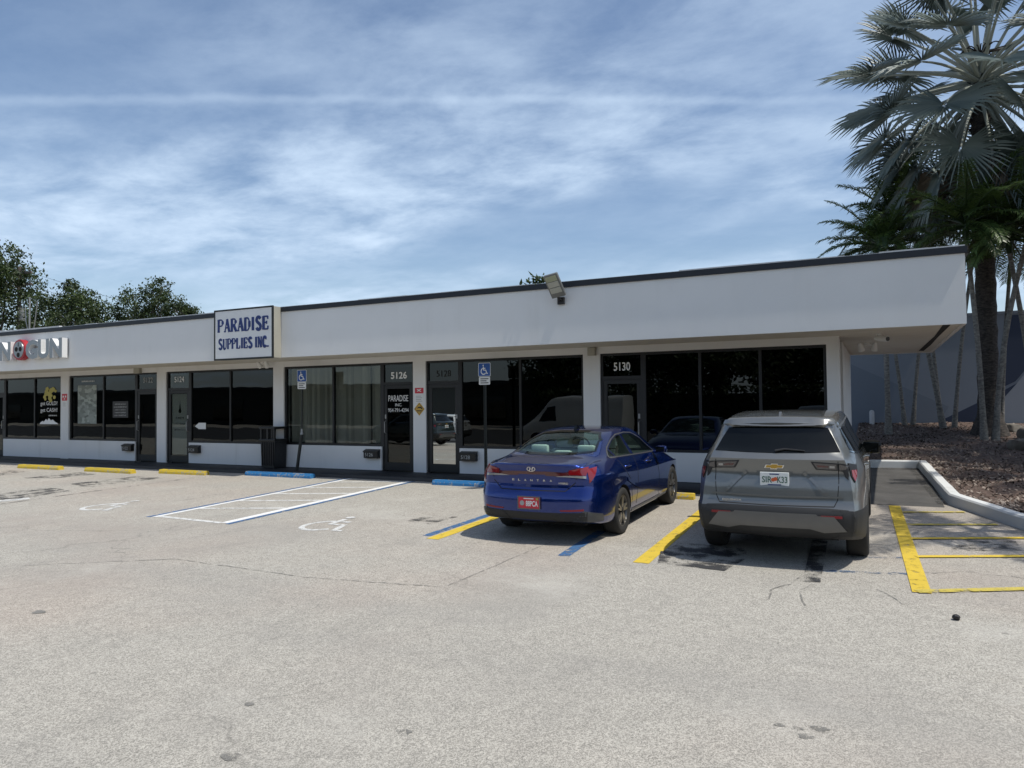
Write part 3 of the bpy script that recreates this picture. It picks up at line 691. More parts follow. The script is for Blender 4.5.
sk = [(-24.86,1.10),(-24.80,1.16),(-24.70,1.20),(-24.62,1.18),(-24.52,1.27),(-24.44,1.22),(-24.36,1.30),(-24.25,1.22),(-24.15,1.25),(-24.02,1.17),(-23.92,1.14),(-23.86,1.10)]
mb.add([(a, .074, b) for a, b in sk], [list(range(len(sk)))]); bpart('jewellery_sticker', mb, MAT['white'], parent=wA)
def _money():
    t = NT('banknote_poster'); t.set(Roughness=.6); v = t.voro(6, 'F1', 'Color', t.mapping((1, 1, 1.8), (0, .6, 0))); b = t.n.new('ShaderNodeRGBToBW'); t.l.new(v, b.inputs[0])
    t.color(t.mix(t.math('ADD', t.math('MULTIPLY', b.outputs[0], .9), t.math('MULTIPLY', t.noise(30, 4), .3)), (.03,.04,.035), (.36,.40,.36))); return t.m
mb = MB(); mb.box(-22.85, -21.92, .072, .0745, 1.12, 2.34); bpart('banknote_poster', mb, _money(), parent=wB)
mb = MB(); mb.box(-21.14, -20.42, .072, .0745, 1.31, 1.81); bpart('hours_sticker', mb, simple('hours_sticker_backing', (.035,.035,.035), .6), parent=wB)
for k, w in enumerate((.5, .6, .5, .5, .55)): ticks(wB, -20.78, 1.70-.085*k, w, .045, 'grey_letter', .0705, k)
ticks(wB, -22.35, 2.44, .62, .05, 'white', .074, 9)
mb = MB(); mb.prism([(-17.52,1.06),(-17.36,1.16),(-17.08,1.16),(-17.08,.98),(-17.36,.98)], .072, .0745); bpart('arrow_sticker', mb, MAT['signwhite'], parent=wC)
# glass door of the silver workshop: mark and words on its paper
mb = MB(); mb.lathe([(.0,-.001),(.06,-.001),(.06,.001),(0,.001)], 18, 'y', (-18.17,.097,1.50)); mb.prism([(-18.21,1.53),(-18.13,1.53),(-18.165,1.78)], .096, .098); bpart('door_mark', mb, MAT['gap'], parent=dC)
ticks(dC, -18.17, 1.27, .34, .07, 'gap', .098, 3); ticks(dC, -18.17, 1.10, .46, .045, 'gap', .098, 4); ticks(dC, -18.17, .93, .46, .05, 'gap', .098, 5)
# ------------------------------------------------------------------ signs and fittings on the building
sg = thing('shop_sign', 'boxed white sign with blue slab lettering rising to the canopy edge', 'shop sign', (-13.76, -1.42, 2.77))
def at(o): return Vector(o.location)
def tpart(name, mb, mat, parent, base, smooth=0, fixn=False):
    mb.v = [tuple(Vector(p)-base) for p in mb.v]; return mb.build(name, mat, parent, smooth, fixn)
B = at(sg); x0, x1, yf, z0, z1 = -14.73, -12.80, -1.69, 2.77, 4.00
mb = MB(); mb.bbox(x0, x1, yf+.012, -OV-.003, z0, z1, .008); tpart('cabinet', mb, MAT['cabinet'], sg, B)
mb = MB(); mb.box(x0+.02, x1-.02, yf-.001, yf+.011, z0+.03, z1-.03); tpart('sign_panel', mb, MAT['signwhite'], sg, B)
mb = MB(); e = .024
mb.box(x0-.01, x1+.01, yf-.012, yf+.030, z1-e, z1+.01); mb.box(x0-.01, x1+.01, yf-.012, yf+.030, z0-.01, z0+e); mb.box(x0-.01, x0+e, yf-.012, yf+.030, z0+e, z1-e); mb.box(x1-e, x1+.01, yf-.012, yf+.030, z0+e, z1-e)
tpart('sign_frame', mb, MAT['blacksatin'], sg, B)
mb = MB(); slab_word(mb, 'PARADISE', x0+.10, 3.45, 1.72, .32, .004, yf-.001, .076, .036); tpart('lettering', mb, MAT['letterblue'], sg, B)
mb = MB(); slab_word(mb, 'SUPPLIES INC.', x0+.13, 3.03, 1.70, .255, .004, yf-.001, .056, .028); tpart('lettering', mb, MAT['letterblue'], sg, B)
# channel letters at the far left
ls = thing('letter_sign', 'raised metal shop letters with a red ringed O on the canopy front at far left', 'letter sign', (-22.5, -1.40, 3.1))
B = at(ls); letm = simple('letter_face_metal', (0.30, 0.31, 0.315), .35, .6, .1, 5); letw = simple('letter_return_white', (0.72, 0.72, 0.71), .4, 0, .05, 5)
redr = simple('red_letter_return', (0.36, 0.02, 0.03), .4)
def chletter(c, xc, w, h=.57, zb=3.085):
    t = text_mesh(c, w, h, .16, .045); n = len(t.v)//2
    t.mi = [0 if all(i < n for i in f) else 1 for f in t.f]
    t.v = [tuple(Vector(p)+Vector((xc, -OV-.045, zb))) for p in t.v]; tpart('letter', t, [letm, letw], ls, B)
chletter('P', -26.35, .55); chletter('A', -25.62, .66); chletter('W', -24.72, .82)
chletter('N', -23.78, .58); chletter('G', -22.44, .60); chletter('U', -21.86, .54); chletter('N', -21.27, .58)
mb = MB(); c0 = (-23.10, 0, 3.39)
mb.lathe([(.0,-OV-.19),(.30,-OV-.19),(.315,-OV-.17),(.315,-OV-.03),(0,-OV-.03)], 36, 'y', (c0[0], 0, c0[2])); tpart('ring_letter', mb, redr, ls, B, 35)
mb = MB(); mb.lathe([(.0,-OV-.205),(.245,-OV-.205),(.25,-OV-.191),(0,-OV-.191)], 36, 'y', (c0[0], 0, c0[2])); tpart('ring_face', mb, letm, ls, B, 35)
mb = MB()
for a in (30, 150, 270):
    q = math.radians(a); mb.lathe([(.0,-OV-.212),(.072,-OV-.212),(.072,-OV-.2055),(0,-OV-.2055)], 16, 'y', (c0[0]+.115*math.cos(q), 0, c0[2]-.02+.115*math.sin(q)-.02))
mb.box(c0[0]-.012, c0[0]+.012, -OV-.210, -OV-.2055, c0[2]+.10, c0[2]+.22); tpart('ring_holes', mb, MAT['gap'], ls, B)
# floodlight over the edge of the canopy
fl = thing('floodlight', 'grey slim floodlight tilted up on the canopy edge above the blue car', 'floodlight', (-5.50, -1.40, 3.62))
B = at(fl)
mb = MB(); mb.bbox(-5.57, -5.43, -1.47, -1.408, 3.55, 3.69, .01); mb.tube([(-5.50,-1.46,3.63),(-5.50,-1.54,3.64),(-5.51,-1.58,3.70)], .028, 10); tpart('bracket', mb, MAT['black'], fl, B)
HM = Matrix.Translation((-5.51,-1.72,3.88)) @ Euler((math.radians(34), math.radians(-9), math.radians(-3))).to_matrix().to_4x4()
mb = MB(); mb.bbox(-.15, .15, -.035, .035, -.24, .25, .02, 0, HM); mb.bbox(-.10, .10, .030, .075, -.20, .10, .015, 0, HM); tpart('housing', mb, simple('floodlight_grey', (.16,.165,.16), .45, .3), fl, B, 35)
for k in range(3):
    mb = MB(); mb.bbox(-.118, .118, -.042, -.033, .222-.125*(k+1)+.012, .222-.125*k, .006, 0, HM)
    tpart('lens', mb, simple('lens_panel', (.40,.40,.34) if k else (.34,.36,.24), .25), fl, B)
# small fittings under the canopy
def twin(name, label, x, y):
    o = thing(name, label, 'spotlight', (x, y, ZF)); b = at(o)
    mb = MB(); mb.lathe([(0,ZF-.001),(.06,ZF-.001),(.06,ZF-.03),(0,ZF-.03)], 16, 'z', (x, y, 0)); tpart('mount', mb, MAT['signwhite'], o, b)
    for s in (-1, 1):
        mb = MB(); M = Matrix.Translation((x+s*.13, y, ZF-.07)) @ Euler((math.radians(38), 0, math.radians(s*16))).to_matrix().to_4x4()
        pr = [(.028,.10),(.04,.06),(.062,-.05),(.066,-.09),(.05,-.088),(0,-.07)]
        t = MB(); t.lathe(pr, 16, 'z'); t.v = [tuple(M @ Vector(p)) for p in t.v]
        t.tube([(x, y, ZF-.03), (x+s*.10, y, ZF-.05)], .012, 6); tpart('lamp_head', t, MAT['signwhite'], o, b, 40)
twin('spotlight', 'twin white spotlight under the canopy beside the boxed sign', -14.6, -.22)
twin('spotlight', 'twin pale spotlight on the soffit beyond the last pier at right', -0.15, 2.2)
o = thing('security_camera', 'small white security camera with a dark lens under the canopy corner', 'security camera', (0.16, -.1, ZF)); b = at(o)
mb = MB(); mb.lathe([(0,ZF-.001),(.055,ZF-.001),(.055,ZF-.03),(0,ZF-.03)], 16, 'z', (0.06,-.1,0)); mb.tube([(0.06,-.1,ZF-.03),(0.07,-.1,ZF-.08),(0.12,-.13,ZF-.09)], .016, 8); tpart('mount', mb, MAT['signwhite'], o, b, 40)
mb = MB(); mb.tube([(0.0,-.05,ZF-.075),(0.05,-.10,ZF-.085),(0.19,-.24,ZF-.11)], [.035,.048,.052], 14); tpart('camera_body', mb, MAT['signwhite'], o, b, 40)
mb = MB(); mb.tube([(0.191,-.241,ZF-.1105),(0.197,-.247,ZF-.1115)], [.042,.040], 14); tpart('lens', mb, MAT['black'], o, b, 40)
for (x, y, z, w, lab) in ((-5.39, -.05, 2.70, .17, 'cream junction box on top of the pier left of door 5130'), (-19.83, -.05, 2.72, .26, 'cream junction box on the beam above door 5122')):
    o = thing('junction_box', lab, 'junction box', (x, 0, z)); b = at(o)
    mb = MB(); mb.bbox(x-w/2, x+w/2, -.09, -.002, z-.085, z+.085, .008); tpart('box', mb, MAT['cabinet'], o, b)
    mb = MB(); mb.bbox(x-w/2+.01, x+w/2-.01, -.096, -.0905, z-.075, z+.075, .002); tpart('cover', mb, MAT['cabinet'], o, b)
# notices on the piers
def notice(label, x, z, w, h, mat, diamond=False):
    o = thing('notice', label, 'notice', (x, -.002, z)); b = at(o); mb = MB()
    if diamond: mb.prism([(x, z-h/2), (x+w/2, z), (x, z+h/2), (x-w/2, z)], -.008, -.002)
    else: mb.box(x-w/2, x+w/2, -.008, -.002, z-h/2, z+h/2)
    tpart('plate', mb, MAT[mat], o, b); return o, b
o, b = notice('red notice at the top of the pier between doors 5126 and 5128', -9.79, 1.95, .24, .13, 'red')
mb = MB(); mb.prism([(-9.86,1.93),(-9.82,1.93),(-9.72,1.99),(-9.76,1.99)], -.011, -.0085); mb.prism([(-9.76,1.925),(-9.72,1.925),(-9.82,1.985),(-9.86,1.985)], -.014, -.0115); tpart('mark', mb, MAT['white'], o, b)
o, b = notice('small white paper notice above the yellow diamond', -9.79, 1.76, .24, .20, 'signwhite')
mb = MB()
for k in range(4): mb.box(-9.88, -9.70-.03*(k % 2), -.0105, -.0085, 1.69+.04*k, 1.705+.04*k)
tpart('lettering', mb, MAT['grey_letter'], o, b)
o, b = notice('yellow diamond warning notice on the pier beside door 5126', -9.79, 1.51, .30, .32, 'signyellow', True)
mb = MB()
mb.prism([(-9.79,1.375),(-9.664,1.51),(-9.79,1.645),(-9.916,1.51),(-9.79,1.375),(-9.79,1.36),(-9.93,1.51),(-9.79,1.66),(-9.65,1.51),(-9.79,1.36)][:5], -.0092, -.0085); tpart('border', mb, MAT['black'], o, b)
mb = MB(); mb.prism([(-9.79,1.39),(-9.678,1.51),(-9.79,1.63),(-9.902,1.51)], -.0108, -.0098); tpart('inner_plate', mb, MAT['signyellow'], o, b)
mb = MB(); mb.prism([(-9.87,1.50),(-9.82,1.56),(-9.74,1.57),(-9.70,1.52),(-9.73,1.50),(-9.75,1.53),(-9.83,1.53)], -.0125, -.0112); mb.box(-9.86, -9.72, -.0125, -.0112, 1.465, 1.485); mb.box(-9.84, -9.74, -.0125, -.0112, 1.435, 1.45); tpart('mark', mb, MAT['black'], o, b)
o, b = notice('small red and white notice on the pier beside the gold poster window', -23.41, 1.97, .26, .22, 'red')
mb = MB(); mb.box(-23.50, -23.44, -.0105, -.0085, 1.96, 2.02); mb.box(-23.38, -23.32, -.0105, -.0085, 1.96, 2.02); mb.prism([(-23.45,1.90),(-23.37,1.90),(-23.41,1.95)], -.0105, -.0085); tpart('mark', mb, MAT['white'], o, b)
o, b = notice('pale weathered paper notice under the small red and white notice', -23.41, 1.74, .24, .18, 'signwhite')
mb = MB()
for k in range(4): mb.box(-23.50, -23.33-.03*(k % 2), -.0105, -.0085, 1.68+.035*k, 1.692+.035*k)
tpart('lettering', mb, MAT['grey_letter'], o, b)
# wall mailboxes with their numbers
for x, n, lab in ((-20.25,'5122','black wall mailbox numbered 5122 below the hours sticker window'), (-17.40,'5124','black wall mailbox numbered 5124 beside the glass shop door'), (-11.16,'5126','black wall mailbox numbered 5126 left of the lettered door'), (-8.42,'5128','black wall mailbox numbered 5128 right of the mirrored door')):
    o = thing('mailbox', lab, 'mailbox', (x, 0, .42), group='wall mailboxes'); b = at(o); z = .41
    mb = MB(); mb.prism([(-.001,z-.10),(-.105,z-.10),(-.115,z+.07),(-.001,z+.115)], x-.21, x+.21, 'x'); tpart('box', mb, MAT['blacksatin'], o, b)
    mb = MB(); mb.prism([(-.001,z+.120),(-.128,z+.072),(-.128,z+.045),(-.121,z+.045),(-.121,z+.066),(-.001,z+.113)], x-.222, x+.222, 'x'); tpart('lid', mb, MAT['blacksatin'], o, b)
    t = text_mesh(n, .24, .085, .002); t.v = [tuple(Vector(p)+Vector((x-.05, -.1125, z-.055))) for p in t.v]; tpart('lettering', t, MAT['mailnum'], o, b)
# rubbish bin against the pier
o = thing('trash_can', 'tall black rubbish bin with open hooded top against the pier', 'rubbish bin', (-14.17, -.28, 0)); b = at(o)
x0, x1, y0, y1 = -14.42, -13.92, -.50, -.06
mb = MB(); mb.prism([(x0+.03,.02),(x1-.03,.02),(x1,.70),(x0,.70)], y0+.02, y1); mb.bbox(x0-.03, x1+.03, y0-.02, y1+.012, .70, .76, .012); mb.box(x0+.06, x1-.06, y0+.06, y1-.04, 0, .02); tpart('bin_body', mb, MAT['blacksatin'], o, b)
for k in range(7):
    xx = x0+.06+k*(x1-x0-.12)/6; mb = MB(); mb.box(xx-.012, xx+.012, y0-.003, y0+.019, .08, .68); tpart('slat', mb, MAT['black'], o, b)
mb = MB()
for (xa, xb) in ((x0,x0+.05),(x1-.05,x1)):
    for (ya, yb) in ((y0,y0+.05),(y1-.05,y1)): mb.box(xa, xb, ya, yb, .76, 1.02)
mb.bbox(x0-.02, x1+.02, y0-.02, y1+.01, 1.02, 1.08, .012); mb.box((x0+x1)/2-.03, (x0+x1)/2+.03, y0, y0+.05, .76, 1.02); tpart('hood', mb, MAT['blacksatin'], o, b)
# parking signs
def psign(label, x, y, lean, sleeve):
    o = thing('parking_sign', label, 'parking sign', (x, y, 0)); b = at(o)
    top = 2.52; lx = x+lean
    mb = MB()
    if sleeve:
        mb.tube([(x,y,0),(x+lean*.9,y,.98)], .040, 10); tpart('sleeve', mb, MAT['post'], o, b, 40); mb = MB(); mb.tube([(x+lean*.9,y-.005,.90),(x+lean*.93,y-.01,1.04)], [.046,.02], 10); tpart('collar', mb, MAT['galv'], o, b, 40)
        mb = MB(); mb.tube([(x+lean*.85,y-.002,.9),(lx,y-.002,top-.1)], .019, 8); tpart('pole', mb, MAT['post'], o, b, 40)
    else:
        mb = MB(); M = Matrix.Translation((x, y, 0))
        for sx in (-1, 1): mb.prism([(sx*.026-.007,-.012),(sx*.026+.007,-.012),(sx*.026+.007,.012),(sx*.026-.007,.012)], 0, top-.1, 'z', 0, M)
        mb.prism([(-.019,.004),(.019,.004),(.019,.010),(-.019,.010)], 0, top-.1, 'z', 0, M); tpart('pole', mb, MAT['post'], o, b)
    w = .305; yy = y-.026
    def rr(xc, zc, w, h, r=.025):
        P = []
        for sx, sz, a0 in ((1,1,0),(-1,1,90),(-1,-1,180),(1,-1,270)):
            for k in range(4): a = math.radians(a0+30*k); P.append((xc+sx*(w/2-r)+r*math.cos(a), zc+sz*(h/2-r)+r*math.sin(a)))
        return P
    mb = MB(); mb.prism(rr(lx, top-.155, w, .30), yy, yy+.004); p = tpart('sign_plate', mb, MAT['signwhite'], o, b)
    mb = MB(); mb.prism(rr(lx, top-.155, w-.022, .278, .018), yy-.0025, yy-.0004); tpart('blue_field', mb, MAT['signblue'], o, b)
    s = iso_symbol('wheelchair_symbol', 'white', lambda q, k: (lx-b.x-.005+q.x*.20, yy-.0032-.0004*k-b.y, top-.155-b.z+q.y*.22), .10); s.parent = o
    mb = MB(); mb.prism(rr(lx, top-.40, w-.03, .17, .018), yy, yy+.004); tpart('fine_plate', mb, MAT['signwhite'], o, b)
    mb = MB()
    for k in range(3): mb.box(lx-.10, lx+(.10 if k != 1 else .05), yy-.0026, yy-.0004, top-.455+.045*k, top-.435+.045*k)
    tpart('lettering', mb, MAT['black'], o, b)
psign('blue wheelchair parking sign on a leaning sleeved pole before the blinds', -13.07, -.60, .19, True)
psign('blue wheelchair parking sign on a double rail post left of the blue car', -7.66, -.62, .0, False)
# wheel stops
def wstop(label, xc, y, L, mat, rot=0, group=None):
    o = thing('wheel_stop', label, 'wheel stop', (xc, y, gz(y)), (0, 0, rot), group)
    mb = MB(); pr = [(-.085,.0),(.085,.0),(.08,.05),(.055,.105),(-.055,.105),(-.08,.05)]
    def ring(x, k): return [(x, a*k, h*(1 if k == 1 else .96)) for a, h in pr]
    vs = ring(-L/2, .97)+ring(-L/2+.03, 1)+ring(L/2-.03, 1)+ring(L/2, .97); fs = [(k*6+i, (k+1)*6+i, (k+1)*6+(i+1) % 6, k*6+(i+1) % 6) for k in range(3) for i in range(6)]+[list(range(6)), [18+i for i in range(6)][::-1]]
    mb.add(vs, fs); mb.build('block', MAT[mat], o, 0, True)
    for s in (-1, 1):
        mb = MB(); mb.lathe([(0,.106),(.022,.106),(.020,.112),(0,.113)], 10, 'z', (s*L*.32, 0, 0)); mb.build('spike', MAT['galv'], o)
MAT['ws_yellow'] = _stop('yellow_stop_paint', (0.62, 0.44, 0.03)); MAT['ws_blue'] = _stop('blue_stop_paint', (0.02, 0.17, 0.40))
gy = 'yellow wheel stops along the shop row'
wstop('yellow wheel stop farthest left, below the gold poster window', -21.45, -1.92, 1.9, 'ws_yellow', .01, gy)
wstop('yellow wheel stop below the banknote poster window', -18.40, -1.92, 1.95, 'ws_yellow', -.015, gy)
wstop('yellow wheel stop before the glass door of 5124', -15.92, -1.62, 1.65, 'ws_yellow', .02, gy)
wstop('yellow wheel stop poking out beyond the front of the blue car', -3.86, -1.68, 1.9, 'ws_yellow', 0, gy)
wstop('blue wheel stop before the leaning parking sign', -12.98, -1.30, 2.15, 'ws_blue', -.02)
wstop('blue wheel stop partly hidden by the blue car', -7.50, -1.36, 2.05, 'ws_blue', .0)

# ------------------------------------------------------------------ right side: mural wall, bollard, rocks, pine cone
wy = 14.45
mw = thing('mural_wall', 'long grey wall with navy and pale painted triangles behind the palms', 'wall', (4, wy, 0)); b = at(mw)
mb = MB(); mb.box(-9, 24, wy, wy+.25, -.2, 4.42); tpart('wall_body', mb, MAT['mural_grey'], mw, b)
mb = MB(); mb.box(-9.03, 24.03, wy-.04, wy+.29, 4.42, 4.52); tpart('coping', mb, MAT['mural_mid'], mw, b)
def mural(poly, mat, k):
    mb = MB(); mb.prism(poly, wy-.004-.003*k, wy-.001); tpart('painted_shape', mb, MAT[mat], mw, b)
mural([(-8,.3),(-8,3.3),(-.9,2.95),(2.2,1.35),(1.6,.3)], 'mural_mid', 0)
mural([(0.6,.3),(1.9,.85),(3.9,1.95),(4.6,2.4),(4.6,.3)], 'mural_navy', 1)
mural([(3.4,.3),(3.45,1.2),(4.15,2.1),(5.2,3.6),(11,3.6),(11,.3)], 'mural_pale', 2)
mural([(3.6,1.9),(4.12,2.18),(5.4,3.9),(5.4,4.38),(3.9,4.38)], 'mural_navy', 3)
o = thing('bollard', 'short white pipe bollard at the foot of the grey mural wall', 'bollard', (-.17, 13.6, bedz(-.17, 13.6))); b = at(o)
mb = MB(); mb.lathe([(.08,-.1),(.08,.42),(.06,.47),(.0,.49)], 16, 'z', b); tpart('pipe', mb, simple('bollard_white', (.5,.5,.5), .6), o, b, 40)
def rock(label, x, y, s, seed):
    rr = random.Random(seed); bm = bmesh.new(); bmesh.ops.create_icosphere(bm, subdivisions=3, radius=1.0)
    ds = [Vector((rr.gauss(0,1), rr.gauss(0,1), rr.gauss(0,1))).normalized() for _ in range(9)]; hs = [rr.uniform(.55,.92) for _ in ds]
    for p in bm.verts:
        for d, h in zip(ds, hs):
            e = p.co.dot(d)-h
            if e > 0: p.co -= d*e
        p.co += Vector((rr.uniform(-.03,.03),)*3); p.co = Vector((p.co.x*s[0], p.co.y*s[1], p.co.z*s[2]))
    me = bpy.data.meshes.new('rock'); bm.to_mesh(me); bm.free(); me.materials.append(MAT['rock']); fin(me, 50); o = link('rock', me); o.location = (x, y, bedz(x, y)+s[2]*.45); o.rotation_euler = (0, 0, rr.uniform(0, 6)); return tag(o, label, 'rock', 'rocks in the planting bed')
rock('dark jagged rock nearest the lot at the right edge of the bed', 3.22, 7.23, (.34,.26,.24), 1)
rock('flat pale rock at the foot of the wall right of the big palm', 3.55, 11.6, (.42,.26,.17), 2)
rock('mossy rounded rock behind the dark jagged one at the right edge', 3.75, 9.7, (.34,.3,.26), 3)
bm = bmesh.new(); bmesh.ops.create_icosphere(bm, subdivisions=2, radius=.032)
rr = random.Random(8)
for p in bm.verts: p.co *= rr.uniform(.82, 1.12); p.co.z *= .8
me = bpy.data.meshes.new('seed_pod'); bm.to_mesh(me); bm.free(); me.materials.append(MAT['black']); o = link('seed_pod', me); o.location = (.56, -7.43, gz(-7.43)+.024); tag(o, 'small dark round seed pod lying on the open asphalt', 'seed pod')
for k, (x, y, s) in enumerate(((-.34,-9.98,.05),(-.41,-10.11,.045),(-.46,-10.03,.035),(-.56,-10.02,.03),(-3.3,-11.65,.06),(-2.57,-11.01,.05),(-3.74,-11.1,.035),(-7.2,-10.4,.07))):
    P = [(x+s*(1+.3*math.sin(3*a+k))*math.cos(a), y+s*.75*math.sin(a)) for a in [2*PI*i/12 for i in range(12)]]; patch('tar_spot', P, 'crack', .004)
# ------------------------------------------------------------------ vehicles
def carpaint(name, col, metal=0.55, rough=0.32, flake=0.1):
    t = NT(name); t.set(Roughness=rough, Metallic=metal, Coat_Weight=1.0, Coat_Roughness=0.04)
    n = t.noise(900, 1, 0.5); g = t.noise(1.4, 5, 0.6)
    c = t.mix(n, tuple(x*(1-flake) for x in col), tuple(min(1, x*(1+flake)) for x in col))
    t.color(t.mix(t.step(g, .5, .8, 0, .12), c, (.30, .28, .25))); return t.m
MAT['paint_blue'] = carpaint('blue_metallic_paint', (0.002, 0.022, 0.165), .75, .20)
MAT['paint_grey'] = carpaint('silver_grey_paint', (0.165, 0.170, 0.165), .6, .28)
MAT['rubber'] = simple('tyre_rubber', (0.018, 0.018, 0.018), .85, 0, .2, 30)
MAT['rimdark'] = simple('dark_alloy', (0.10, 0.10, 0.10), .35, .85, .1, 10)
MAT['rimcut'] = simple('machined_alloy', (0.34, 0.33, 0.31), .32, .9, .1, 10)
MAT['well'] = simple('wheel_well', (0.008, 0.008, 0.008), .95)
MAT['clad'] = simple('dark_cladding', (0.014, 0.0145, 0.015), .6, 0, .2, 20, .1, 300)
MAT['lampred'] = simple('red_lamp_lens', (0.19, 0.004, 0.007), .12, 0, .2, 30, Coat_Weight=1.0)
MAT['lampdarkred'] = simple('dark_red_lamp_lens', (0.075, 0.002, 0.003), .1, 0, .2, 30, Coat_Weight=1.0)
MAT['lampclear'] = simple('clear_lamp_lens', (0.33, 0.32, 0.30), .12, .3, .35, 40, Coat_Weight=1.0)
MAT['lampsmoke'] = simple('smoked_lamp_lens', (0.075, 0.068, 0.066), .1, .2, .5, 30, Coat_Weight=1.0)
MAT['reflector'] = simple('red_reflector', (0.22, 0.01, 0.015), .3)
MAT['chrome'] = simple('chrome', (0.62, 0.62, 0.60), .12, 1.0, .03)
MAT['satin'] = simple('satin_silver', (0.15, 0.15, 0.147), .38, .7, .1, 8)
MAT['blackgloss'] = simple('gloss_black_glass', (0.004, 0.005, 0.005), .03, 0, .1, 2, Specular_IOR_Level=.32)
MAT['sillgrey'] = simple('gloss_grey_valance', (0.07, 0.075, 0.085), .35, .3, .1, 8)
MAT['cabin'] = simple('car_interior', (0.035, 0.035, 0.036), .8)
MAT['seat'] = simple('light_seat_leather', (0.70, 0.71, 0.68), .6, 0, .1, 8)
def interp(tab, x):
    if x <= tab[0][0]: return tab[0][1]
    for i in range(len(tab)-1):
        (a, u), (b, v) = tab[i], tab[i+1]
        if x <= b:
            # monotone smooth segment (Hermite with finite-difference tangents)
            d = (v-u)/(b-a)
            d0 = d if i == 0 else (v-tab[i-1][1])/(b-tab[i-1][0])
            d1 = d if i == len(tab)-2 else (tab[i+2][1]-u)/(tab[i+2][0]-a)
            if d == 0: d0 = d1 = 0
            else:
                d0 = max(-3*abs(d), min(3*abs(d), d0)) if d0*d > 0 else 0; d1 = max(-3*abs(d), min(3*abs(d), d1)) if d1*d > 0 else 0
            t = (x-a)/(b-a); h = b-a
            return (2*t**3-3*t**2+1)*u+(t**3-2*t**2+t)*h*d0+(-2*t**3+3*t**2)*v+(t**3-t**2)*h*d1
    return tab[-1][1]
def resample(P, n):
    """Catmull-Rom through the control points, n points per span"""
    out = []
    for i in range(len(P)-1):
        p0, p1, p2, p3 = P[max(i-1,0)], P[i], P[i+1], P[min(i+2,len(P)-1)]
        for k in range(n):
            t = k/n; t2, t3 = t*t, t*t*t
            out.append(tuple(.5*((2*b)+(-a+c)*t+(2*a-5*b+4*c-d)*t2+(-a+3*b-3*c+d)*t3) for a, b, c, d in zip(p0, p1, p2, p3)))
    out.append(tuple(P[-1])); return out
